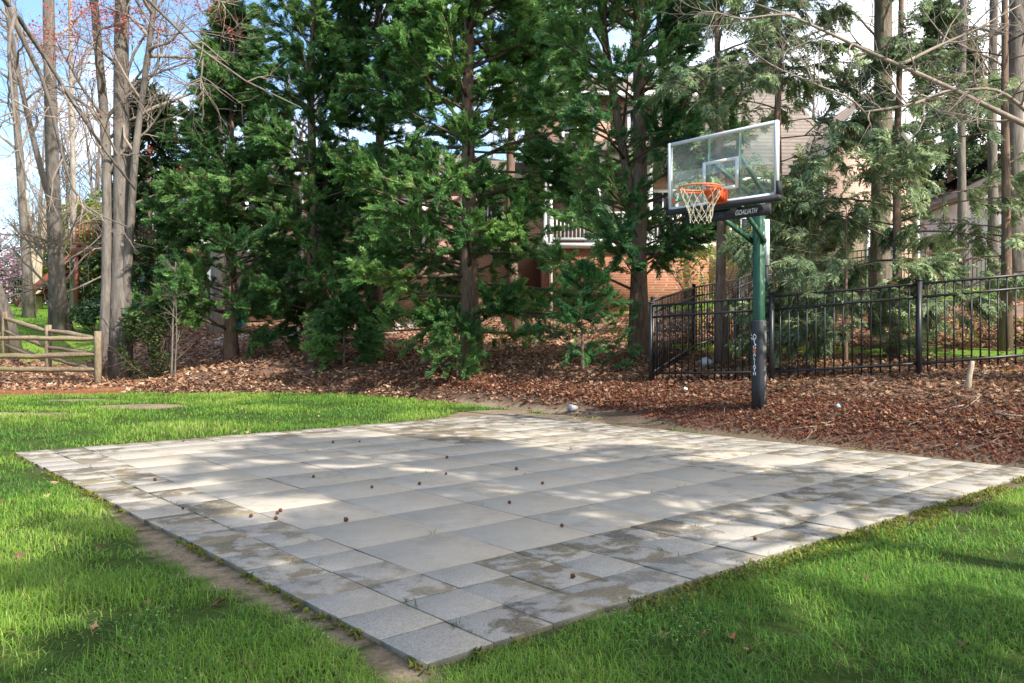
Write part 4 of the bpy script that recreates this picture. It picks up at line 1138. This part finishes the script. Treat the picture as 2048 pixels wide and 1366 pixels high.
# ------------------------------------------------------------------ fences
def iron_fence(label, pts, hgt, group=None, spacing=.108, zs=None, back=0):
    z = [gz(*p) for p in pts] if zs is None else zs
    root = thing('iron_fence', label, 'fence', (pts[0][0], pts[0][1], z[0]), group)
    for (x, y), zb in zip(pts, z):
        p = MB(); p.box((x, y, zb+hgt/2-.1), (.058, .058, hgt+.28)); po_ = obj('post', p, M['iron'], root)
        c_ = MB(); q = [(x-.034, y-.034), (x+.034, y-.034), (x+.034, y+.034), (x-.034, y+.034)]
        zt = zb+hgt+.04
        c_.add([(a, b, zt) for a, b in q]+[(a, b, zt+.018) for a, b in q]+[(x, y, zt+.035)], quads=[(0, 1, 5, 4), (1, 2, 6, 5), (2, 3, 7, 6), (3, 0, 4, 7), (3, 2, 1, 0)], tris=[(4, 5, 8), (5, 6, 8), (6, 7, 8), (7, 4, 8)])
        obj('post_cap', c_, M['iron'], po_)
    for i in range(len(pts)-1):
        a, b = np.array([*pts[i], z[i]]), np.array([*pts[i+1], z[i+1]])
        L = np.linalg.norm((b-a)[:2]); n = int(L/spacing)
        pk = MB()
        for k in range(1, n):
            p = a+(b-a)*k/n
            g0 = min(p[2]+.03, max(gz(p[0], p[1])+.02, p[2]-.05))
            pk.box((p[0], p[1], (p[2]+.02+p[2]+hgt-.015)/2), (.0155, .0155, hgt-.035))
        pn = obj('picket_panel', pk, M['iron'], root)
        for zr in (.13, hgt-.17, hgt):
            r_ = MB(); dirv = norm(b-a); r_.bar(a+[0, 0, zr]+dirv*.031, b+[0, 0, zr]-dirv*.031, .028, .032); obj('rail', r_, M['iron'], pn)
    return root
iron_fence('black iron picket fence running along the bank behind the hoop', [(2.11, 12.6), (3.52, 11.25), (5.2, 10.6), (7.05, 10.5), (8.9, 10.3)], 1.15)
f2 = [(2.15, 12.68), (3.42, 15.6), (4.7, 17.2), (5.7, 18.9), (7.35, 21.0), (9.1, 21.1), (10.9, 21.2), (12.7, 21.3)]
iron_fence('black iron picket fence climbing the yard beside the brick house', f2, 1.22, zs=[gz(*p)-.01 for p in f2])
f3 = [(-26, 36.5), (-23.5, 36.3), (-21, 36.2), (-18.6, 36), (-16.4, 36.2)]
iron_fence('distant black iron fence beyond the far left lawn', f3, 1.25, spacing=.12)

M['rail_wood'] = bark_mat('weathered_wood', (.10, .075, .05), (.31, .24, .16), 4, 6, (.24, .24, .10))
wf = thing('rail_fence', 'weathered split rail fence with wire mesh at the left', 'fence', G(195, 18.7))
fr_ = [(-9.34, 18.7), (-11.85, 18.65), (-14.4, 18.6), (-16.9, 18.6)]
bk_ = [(-9.34, 18.7), (-11.3, 20.2), (-13.4, 21.9), (-15.5, 23.4)]
for (x, y) in fr_+bk_[1:]:
    zb = gz(x, y); p = MB()
    hh = 1.2
    p.tubes(np.array([[(x, y, zb-.2), (x+.01, y, zb+.4), (x, y+.01, zb+.9), (x+.005, y, zb+hh)]]), np.array([[.085, .08, .082, .078]]), 7)
    obj('post', p, M['rail_wood'], wf)
for line in (fr_, bk_):
    for i in range(3):
        (x0, y0), (x1, y1) = line[i], line[i+1]
        for lv, zr in enumerate((.33, .67, 1.03)):
            za, zb = gz(x0, y0)+zr, gz(x1, y1)+zr+rng.normal(0, .02)
            t = np.linspace(-.02, 1.02, 8)
            pts = np.column_stack([x0+(x1-x0)*t, y0+(y1-y0)*t, za+(zb-za)*t])+np.column_stack([np.zeros(8), rng.normal(0, .008, 8), rng.normal(0, .01, 8)])
            p = MB(); p.tubes(pts[None], (np.array([[.028, .058, .064, .06, .066, .058, .054, .028]])*rng.uniform(.85, 1.15, (1, 8))), 4)
            obj('rail', p, M['rail_wood'], wf)
wmz = MB(); (x0, y0), (x1, y1) = (-9.45, 18.64), (-14.4, 18.54)
n_ = 96
lines = [[(x0+(x1-x0)*k/n_, y0+(y1-y0)*k/n_, gz(x0+(x1-x0)*k/n_, y0)+.05), (x0+(x1-x0)*k/n_, y0+(y1-y0)*k/n_, gz(x0+(x1-x0)*k/n_, y0)+1.0)] for k in range(n_+1)]
wmz.tubes(np.array(lines), np.full((n_+1, 2), .0018), 3, cap=False)
lines = [[(x0, y0, gz(x0, y0)+zz1), (x1, y1, gz(x1, y1)+zz1)] for zz1 in np.arange(.05, 1.01, .05)]
wmz.tubes(np.array(lines), np.full((len(lines), 2), .0018), 3, cap=False)
obj('wire_mesh', wmz, flat('rusty_wire', (.17, .12, .08), .6), wf)

# ------------------------------------------------------------------ basketball hoop
M['green_paint'] = None
def patchy_green():
    m = Mat('patchy_green_paint'); c = m.coord((1, 1, .5))
    n = m.noise(c, 16, 7, .75, .6)
    pale_amt = m.ramp(n, [(.56, 0.), (.64, 1.)])
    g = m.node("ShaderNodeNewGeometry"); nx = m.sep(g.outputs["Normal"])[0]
    pale_amt = m.math('MULTIPLY', pale_amt, m.ramp(nx, [(.2, .12), (.6, 1.0)]))     # pale patches, strongest on faces turned to the right
    col = m.mix(pale_amt, (.016, .068, .04), (.28, .46, .37))
    m.pbr(col, m.math('MULTIPLY_ADD', pale_amt, .3, .45), m.bump(n, .1, .004), .35); return m.m
M['green_paint'] = patchy_green()
def patchy_pad():
    m = Mat('patchy_black_vinyl'); c = m.coord((1, 1, .55))
    n = m.noise(c, 6, 7, .7, .5); n2 = m.noise(m.coord((1, 1, 1)), 26, 5)
    g = m.node("ShaderNodeNewGeometry"); nx = m.sep(g.outputs["Normal"])[0]
    pale_amt = m.math('MULTIPLY', m.ramp(n, [(.5, 0.), (.62, .75)]), m.ramp(nx, [(.35, .03), (.8, 1.0)]))  # grey patches, strongest on the right-facing sides of the pad
    col = m.mix(pale_amt, m.ramp(n2, [(.3, (.013, .015, .018)), (.7, (.024, .026, .031))]), (.42, .43, .45))
    m.pbr(col, .55, m.bump(n2, .12, .004), .4); return m.m
M['pad'] = patchy_pad()
M['black_rubber'] = flat('black_rubber', (.025, .025, .03), .6)
M['white_alu'] = flat('pale_aluminium', (.68, .70, .73), .38, .0, .5, .06)
M['orange'] = flat('orange_rim_paint', (.75, .10, .025), .42, 0, .4, .15)
M['orange_worn'] = flat('sun_faded_orange', (.80, .20, .07), .5, 0, .4, .2)
M['net'] = flat('net_cord', (.52, .48, .34), .85)
M['letter'] = flat('white_print', (.75, .75, .75), .6, 0, .2, .05)
M['letter_orange'] = flat('orange_print', (.62, .15, .06), .6)
M['letter_green'] = flat('green_print', (.02, .35, .12), .6)
M['faded_blue'] = flat('faded_blue_print', (.05, .07, .13), .7)
def glass():
    m = Mat('backboard_glass')
    tr = m.node("ShaderNodeBsdfTransparent"); tr.inputs[0].default_value = (.86, .92, .88, 1)
    gl = m.node("ShaderNodeBsdfGlossy", Roughness=.02); fr = m.node("ShaderNodeValue"); fr.outputs[0].default_value = .075
    df = m.node("ShaderNodeBsdfDiffuse"); df.inputs[0].default_value = (.55, .57, .52, 1)
    dn = m.ramp(m.noise(m.coord(), 3.0, 6, .7), [(.35, .05), (.75, .17)])
    mx0 = m.node("ShaderNodeMixShader"); m.l.new(dn, mx0.inputs[0]); m.l.new(tr.outputs[0], mx0.inputs[1]); m.l.new(df.outputs[0], mx0.inputs[2])
    mx = m.node("ShaderNodeMixShader"); m.l.new(fr.outputs[0], mx.inputs[0]); m.l.new(mx0.outputs[0], mx.inputs[1]); m.l.new(gl.outputs[0], mx.inputs[2])
    m.l.new(mx.outputs[0], m.out.inputs[0]); return m.m
M['glass'] = glass()
HX, HYp = 3.06, 10.28
HB = np.array([HX, HYp, gz(HX, HYp)])
FW = np.array([-PV[0], -PV[1], 0]); SD = np.array([PU[0], PU[1], 0]); UP = np.array([0, 0, 1.])   # towards court, to the left, up
AX = np.array([FW, -SD, UP])
def H(f, s, z): return np.array([HX, HYp, 0])+FW*f+SD*s+UP*z        # z is absolute
hoop = thing('basketball_hoop', 'basketball hoop with glass backboard on a green post', 'basketball hoop', HB)
def bevel_post(w_, z0, z1, ch, f=0, s=0, rings=None):
    """square post with chamfered edges"""
    def ring(z, w2, c2):
        h = w2/2
        return [H(f+a, s+b, z) for a, b in ((h, -h+c2), (h, h-c2), (h-c2, h), (-h+c2, h), (-h, h-c2), (-h, -h+c2), (-h+c2, -h), (h-c2, -h))]
    rings = rings or [(z0, w_), (z1, w_)]
    mb = MB(); v = []
    for z, w2 in rings: v += ring(z, w2, ch)
    n = len(rings); q = [(k*8+i, k*8+(i+1) % 8, k*8+8+(i+1) % 8, k*8+8+i) for k in range(n-1) for i in range(8)]
    t = [((n-1)*8, (n-1)*8+i, (n-1)*8+i+1) for i in range(1, 7)]+[(0, i+1, i) for i in range(1, 7)]
    mb.add(v, tris=t, quads=q); return mb
pole = obj('pole', bevel_post(.118, HB[2]-.2, 2.98, .014), M['green_paint'], hoop)
c_ = MB(); c_.box(H(0, 0, 2.99), (.135, .135, .03), AX); obj('pole_cap', c_, M['black_rubber'], pole)
zp = 1.365
pad = obj('pole_pad', bevel_post(.15, HB[2]-.05, zp, .028, rings=[(HB[2]-.05, .148), (HB[2]+.3, .153), (HB[2]+.75, .15), (zp-.02, .154), (zp, .145)]), M['pad'], hoop)
def text_mesh(body, size, ext=.0015):
    cu = bpy.data.curves.new('lettering', 'FONT'); cu.body = body; cu.size = size; cu.extrude = ext; cu.align_x = 'CENTER'; cu.align_y = 'CENTER'; cu.offset = size*.012
    o = bpy.data.objects.new('tmp', cu); COL.objects.link(o)
    dg = bpy.context.evaluated_depsgraph_get()
    me = bpy.data.meshes.new_from_object(o.evaluated_get(dg))
    bpy.data.objects.remove(o); bpy.data.curves.remove(cu)
    v = np.array([tuple(x.co) for x in me.vertices]); t = [];
    for p in me.polygons:
        vi = list(p.vertices); t += [(vi[0], vi[i], vi[i+1]) for i in range(1, len(vi)-1)]
    bpy.data.meshes.remove(me); return v, t
def put_text(mb, body, size, f, s, z, shear=0.0, wide=1.0):
    v, t = text_mesh(body, size)
    if not len(v): return
    # local x runs to the viewer's right (= -SD), y up, z out of the face (= FW)
    x = v[:, 0]*wide+shear*v[:, 1]
    pts = H(f, s, z)+np.outer(x, -SD)+np.outer(v[:, 1], UP)+np.outer(v[:, 2], FW)
    mb.add(pts, tris=t)
lw, lo = MB(), MB()
zl = 1.03
ff = .079
for k, chh in enumerate("GOALIATH"):
    z_ = zl-.047*k
    if chh == 'O':
        n = 20; a = np.linspace(0, 2*np.pi, n, endpoint=False)
        v = [H(ff, .012, z_)]+[H(ff, .012+.024*np.cos(q), z_+.024*np.sin(q)) for q in a]
        lo.add(v, tris=[(0, 1+(i+1) % n, 1+i) for i in range(n)]); lo.add([p+FW*.0005 for p in v], tris=[(0, 1+i, 1+(i+1) % n) for i in range(n)])
    else: put_text(lw, chh, .058, ff, .012, z_)
# throwing figure emblem above the letters
def stroke(mb, pts, wd_):
    for a, b in zip(pts[:-1], pts[1:]): mb.bar(H(ff, *a), H(ff, *b), wd_, .002, up=tuple(FW))
stroke(lw, [(.010, 1.075), (.018, 1.115), (.036, 1.135), (.05, 1.128), (.055, 1.15)], .010)
stroke(lw, [(.018, 1.115), (.0, 1.125), (-.012, 1.16), (.008, 1.19), (.03, 1.175), (.03, 1.15), (.0, 1.125)], .008)
stroke(lw, [(.010, 1.075), (-.006, 1.055)], .010); stroke(lw, [(.05, 1.17), (.058, 1.185)], .008)
obj('lettering', lw, M['letter'], pad); obj('lettering', lo, M['letter_orange'], pad)

BF = .737                                    # board distance in front of the pole
BS, BZ0, BZ1, BH = .05, 2.735, 3.578, .762
g_ = MB(); g_.box(H(BF, BS, (BZ0+BZ1)/2), (.010, 2*BH-.02, BZ1-BZ0-.02), AX); board = obj('backboard', g_, M['glass'], hoop)
fr_m = MB(); w_ = .037
for s_ in (-1, 1): fr_m.box(H(BF, BS+s_*(BH-w_/2), (BZ0+BZ1)/2), (.046, w_, BZ1-BZ0), AX)
for z_ in (BZ0+w_/2, BZ1-w_/2): fr_m.box(H(BF, BS, z_), (.044, 2*(BH-w_), w_), AX)
obj('frame', fr_m, M['white_alu'], board)
sq = MB(); tw, th2, tz, tk = .25, .185, 3.075, .042
for s_ in (-1, 1): sq.box(H(BF+.0065, BS+s_*(tw-tk/2), tz), (.003, tk, 2*th2), AX)
for s_ in (-1, 1): sq.box(H(BF+.0065, BS, tz+s_*(th2-tk/2)), (.003, 2*(tw-tk), tk), AX)
obj('target_square', sq, M['letter'], board)
ep = MB()
ep.box(H(BF, BS, BZ0-.022), (.075, 2*BH+.05, .062), AX)
for s_ in (-1, 1): ep.box(H(BF, BS+s_*(BH+.010), BZ0+.085), (.074, .034, .152), AX)
obj('edge_pad', ep, M['black_rubber'], board)
lg, lo2 = MB(), MB()
put_text(lg, "GOALIATH", .062, BF+.007, BS+.545, BZ0+.115, .25, .8)
n = 16; a = np.linspace(0, 2*np.pi, n, endpoint=False)
v = [H(BF+.008, BS+.69, BZ0+.118)]+[H(BF+.008, BS+.69+.028*np.cos(q), BZ0+.118+.04*np.sin(q)) for q in a]
lo2.add(v, tris=[(0, 1+i, 1+(i+1) % n) for i in range(n)])
obj('sticker', lg, M['letter_green'], board); obj('sticker', lo2, M['letter_orange'], board)
# posts and arms behind the glass
for s_ in (-.215, .215):
    v_ = MB(); v_.box(H(BF-.055, BS+s_, (BZ0+BZ1)/2-.03), (.05, .04, BZ1-BZ0+.02), AX); obj('upright', v_, M['green_paint'], hoop)
    u_ = MB(); u_.bar(H(BF-.075, BS+s_*.98, 3.30), H(-.02, s_*.36, 2.90), .03, .055); obj('arm', u_, M['green_paint'], hoop)
    u_ = MB(); u_.bar(H(BF-.075, BS+s_*.98, 2.72), H(-.02, s_*.36, 2.33), .03, .055); obj('arm', u_, M['green_paint'], hoop)
cb = MB(); cb.bar(H(BF-.06, BS-.25, 2.70), H(BF-.06, BS+.25, 2.70), .05); obj('cross_bar', cb, M['green_paint'], hoop)
sk = MB(); sk.box(H(BF-.10, BS-.02, 2.615), (.05, 1.16, .125), AX); skirt = obj('lower_pad', sk, M['black_rubber'], hoop)
lt_, lb_ = MB(), MB()
put_text(lt_, "GOALIATH", .082, BF-.0745, BS-.30, 2.612, .3, .72)
put_text(lb_, "GOALIATH", .10, BF-.0745, BS+.24, 2.61, .3, .95)
obj('lettering', lt_, M['letter'], skirt); obj('lettering', lb_, M['faded_blue'], skirt)
ac = MB(); ac.tube([H(-.13, -.02, 2.62), H(-.13, -.02, 2.05)], .042, 12); act = obj('crank_lift', ac, M['white_alu'], hoop, True)
ac = MB(); ac.tube([H(-.13, -.02, 2.05), H(-.13, -.02, 1.86), H(-.13, -.02, 1.80)], [.03, .03, .02], 10); obj('handle', ac, M['black_rubber'], act, True)
br = MB(); br.bar(H(-.05, 0, 2.1), H(-.13, -.01, 2.1), .04); br.bar(H(-.05, 0, 2.58), H(-.13, -.01, 2.58), .04); obj('bracket', br, M['green_paint'], act)
# rim
RZ, RC_ = 2.885, .395
rim_c = lambda an, r, z: H(BF+RC_+r*np.cos(an), BS+r*np.sin(an), z)
n = 40; an = np.linspace(0, 2*np.pi, n+1)
rm = MB()
for r, z, th_ in ((.229, RZ, .0095),): rm.tubes(np.array([[rim_c(q, r, z) for q in an]]), np.full((1, n+1), th_), 8, cap=False)
rim = obj('rim', rm, M['orange_worn'], hoop, True)
an2 = np.linspace(.62*np.pi, 1.38*np.pi, 15)
rb = MB(); rb.tubes(np.array([[rim_c(q, .236, RZ-.028) for q in np.linspace(.25*np.pi, 1.75*np.pi, 30)]]), np.full((1, 30), .008), 8)
for q in np.linspace(.3*np.pi, 1.7*np.pi, 7): rb.bar(rim_c(q, .232, RZ-.006), rim_c(q, .236, RZ-.026), .012)
obj('brace_ring', rb, M['orange'], rim, True)
bk = MB()
bk.box(H(BF+.035, BS, RZ-.075), (.055, .22, .16), AX)
pr = [(.06, RZ+.012), (.20, RZ+.012), (.20, RZ-.02), (.06, RZ-.15)]
v = [H(BF+f_, BS-.095, z_) for f_, z_ in pr]+[H(BF+f_, BS+.095, z_) for f_, z_ in pr]
bk.add(v, quads=[(3, 2, 1, 0), (4, 5, 6, 7), (0, 1, 5, 4), (1, 2, 6, 5), (2, 3, 7, 6), (3, 0, 4, 7)])
obj('rim_bracket', bk, M['orange'], rim)
# net
nt = MB(); K = 12; rows = [(0, .226, RZ-.012), (1, .205, RZ-.10), (2, .17, RZ-.18), (3, .142, RZ-.26), (4, .128, RZ-.33), (5, .122, RZ-.40)]
seg = []
rgn = np.random.default_rng(5)
node = {}
for k, r, z in rows:
    for i in range(K):
        q = (i+.5*(k % 2))*2*np.pi/K+rgn.normal(0, .04)*(k > 0)
        node[k, i] = rim_c(q, r*(1+rgn.normal(0, .03)*(k > 0)), z+rgn.normal(0, .008)*(k > 0))
for k in range(len(rows)-1):
    for i in range(K):
        for j in ((i, (i-1) % K) if k % 2 == 0 else (i, (i+1) % K)):
            a_, b_ = node[k, i], node[k+1, j]
            seg.append([a_, (a_+b_)/2+[0, 0, -.004], b_])
nt.tubes(np.array(seg), np.full((len(seg), 3), .0032), 5)
for p in node.values(): nt.box(p, (.011, .011, .013))
obj('net', nt, M['net'], hoop, True)

# ------------------------------------------------------------------ small things on the ground
M['gumball'] = leaf_mat('gumball_brown', .05, .8, .1)
def on_court(px, py, zt=0.0):
    Y = F*(CAM_H-zt)/(py-HORIZON); return np.array([(px-1024.0)/F*Y, Y, zt])
tv, tri = ball_template(11, 26)
bmesh0 = MB(); bmesh0.stamp(tv, tri, np.zeros((1, 3)), np.eye(3)[None], np.array([.0155]), np.array([[.17, .07, .035]]))
proto = None
BALLS = [(666, 886, 'by the far left grass, left one of two close together'), (719, 885, 'by the far left grass, right one of two close together'), (894, 917, 'in the middle of the court, farthest of those in the shade'),
         (1033, 940, 'on the shaded slab right of the court centre'), (892, 950, 'near the court centre beside a weed tuft'), (839, 970, 'near the court centre left of two others'), (744, 977, 'at the tip of a sunlit streak left of centre'),
         (627, 956, 'on the sunlit streak toward the left grass'), (1085, 969, 'right of centre near a thin weed'), (1019, 1008, 'just behind the bright diagonal streak in mid court'), (1124, 1055, 'on the bright streak behind the dark stained paver'),
         (1146, 1157, 'on the small pavers in front, largest and nearest of all'), (692, 1043, 'alone on a slab joint in the left foreground'), (502, 1035, 'beside the dark stained pavers on the left'),
         (555, 1029, 'front one of a touching pair on the left slabs'), (561, 1024, 'rear one of a touching pair on the left slabs'), (552, 1040, 'just below the touching pair on the left slabs'), (366, 1020, 'on the outer pavers by the left grass edge'),
         (310, 962, 'on the sunlit pavers at the left side'), (367, 884, 'among the dark pavers along the far left side'), (1635, 889, 'alone at the far right side by the mulch'), (1510, 1081, 'on the right foreground pavers near the grass')]
for px, py, where in BALLS:
    p = on_court(px, py)
    if proto is None: proto = o = obj('sweetgum_ball', bmesh0, M['gumball'])
    else: o = proto.copy(); COL.objects.link(o)
    o.location = (p[0], p[1], .013)
    o.rotation_euler = tuple(rng.uniform(0, 6, 3)); o.scale = tuple(rng.uniform(.8, 1.2)*rng.uniform(.88, 1.1, 3))
    tag(o, 'spiky brown gum ball '+where, 'gum ball', 'gum balls scattered on the paving')

def stick(name, label, cat, pts, r0, r1, mat, forks=()):
    mb = MB(); mb.tubes(np.array(pts)[None], np.linspace(r0, r1, len(pts))[None], 6)
    for fp, ra, rb in forks: mb.tubes(np.array(fp)[None], np.linspace(ra, rb, len(fp))[None], 5)
    return tag(obj(name, mb, M[mat], None, True), label, cat)
def gp(px, py, lift=.02):
    """point on the ground seen at a pixel, by marching along the sight line"""
    for Y in np.arange(4, 40, .02):
        p = W(px, py, Y)
        if p[2] <= gz(p[0], p[1])+lift: return p
    return W(px, py, 12)
stick('fallen_twig', 'pale forked twig lying at the edge of the court by the mulch', 'twig', [gp(1560, 862), gp(1600, 855), gp(1640, 852), gp(1672, 848)], .005, .008, 'bark_tan', [([gp(1640, 852), gp(1655, 845), gp(1668, 840)], .006, .003), ([gp(1610, 854), gp(1625, 862), gp(1618, 868)], .004, .002)])
stick('fallen_twig', 'long thin curved twig on the right mulch', 'twig', [gp(1780, 832), gp(1815, 843), gp(1850, 846), gp(1900, 846)], .005, .003, 'bark_tan')
stick('fallen_branch', 'grey broken branch among the leaves at the right', 'branch', [gp(1875, 826), gp(1905, 815), gp(1930, 810)], .014, .008, 'bark_pale', [([gp(1905, 815), gp(1925, 818)], .007, .003)])
stick('fallen_branch', 'brown branch lying toward the right edge on the mulch', 'branch', [gp(1985, 825, .04), gp(2010, 830, .04), gp(2044, 832, .04)], .012, .010, 'twig')
stick('fallen_twig', 'dark twig on the dirt at the court corner by the mulch', 'twig', [gp(1775, 896), gp(1800, 897), gp(1860, 884)], .010, .004, 'twig_dark')
stick('fallen_twig', 'thin straight twig left of the pole base', 'twig', [gp(1320, 838), gp(1345, 841), gp(1362, 840)], .006, .005, 'twig')
k_ = gp(1935, 775)
stick('wooden_stake', 'weathered broken stake standing in the leaves by the fence', 'stake', [k_+[0, 0, -.1], k_+[.02, 0, .12], k_+[.05, 0, .25], k_+[.055, 0, .30]], .035, .02, 'bark_tan')
for i in range(46):
    px, py = rng.uniform(1080, 2040), rng.uniform(790, 900)
    p = gp(px, py, .015)
    if sdist(p[0], p[1]) < .1: continue
    L_ = rng.uniform(.08, .35); az = rng.uniform(0, 6.28); c_ = rng.normal(0, .2)
    pts = []
    for t in np.linspace(-.5, .5, 5):
        q = p+np.array([math.cos(az+c_*t)*L_*t, math.sin(az+c_*t)*L_*t, 0]); q[2] = gz(q[0], q[1])+.02+abs(rng.normal(0, .008)); pts.append(q)
    o = stick('dry_twig', None, 'twig', pts, .0035, .002, rng.choice(['bark_tan', 'twig', 'twig', 'twig_dark']))
    tag(o, 'short dry twig lying loose on the mulch of the bank', 'twig', 'short dry twigs on the mulch')

def crumple(name, label, cat, p, size, cols, seed, rough=.5):
    r = np.random.default_rng(seed); nu, nv = 7, 6
    v, c = [], []
    for i in range(nv):
        for j in range(nu):
            th, ph = math.pi*i/(nv-1), 2*math.pi*j/nu
            rr = size*r.uniform(.6, 1.2)
            v.append(p+np.array([rr*math.sin(th)*math.cos(ph), rr*math.sin(th)*math.sin(ph)*.7, rr*.75*math.cos(th)+size*.5])); c.append(cols[r.integers(0, len(cols))])
    q = [(i*nu+j, i*nu+(j+1) % nu, (i+1)*nu+(j+1) % nu, (i+1)*nu+j) for i in range(nv-1) for j in range(nu)]
    mb = MB(); mb.add(v, quads=[tuple(reversed(f)) for f in q], col=np.array(c))
    return tag(obj(name, mb, M['litter']), label, cat)
crumple('crumpled_wrapper', 'blue and white crumpled wrapper on the mulch', 'wrapper', gp(1676, 815), .035, [(.12, .42, .75), (.75, .78, .82), (.2, .5, .8)], 1)
crumple('paper_scrap', 'white paper scrap in the leaves left of the pole', 'paper', gp(1371, 780), .035, [(.8, .8, .8), (.7, .7, .72)], 2)
crumple('stone', 'small grey stone at the back corner of the court', 'stone', gp(1144, 822), .085, [(.34, .33, .36), (.28, .27, .31)], 3)
crumple('plastic_scrap', 'grey white plastic scrap behind the fence', 'plastic', gp(1412, 732), .11, [(.6, .6, .62), (.5, .5, .52)], 4)
crumple('pale_stone', 'pale stone at the leaf edge left of the fence corner', 'stone', gp(1245, 697), .05, [(.5, .5, .48), (.42, .42, .42)], 5)
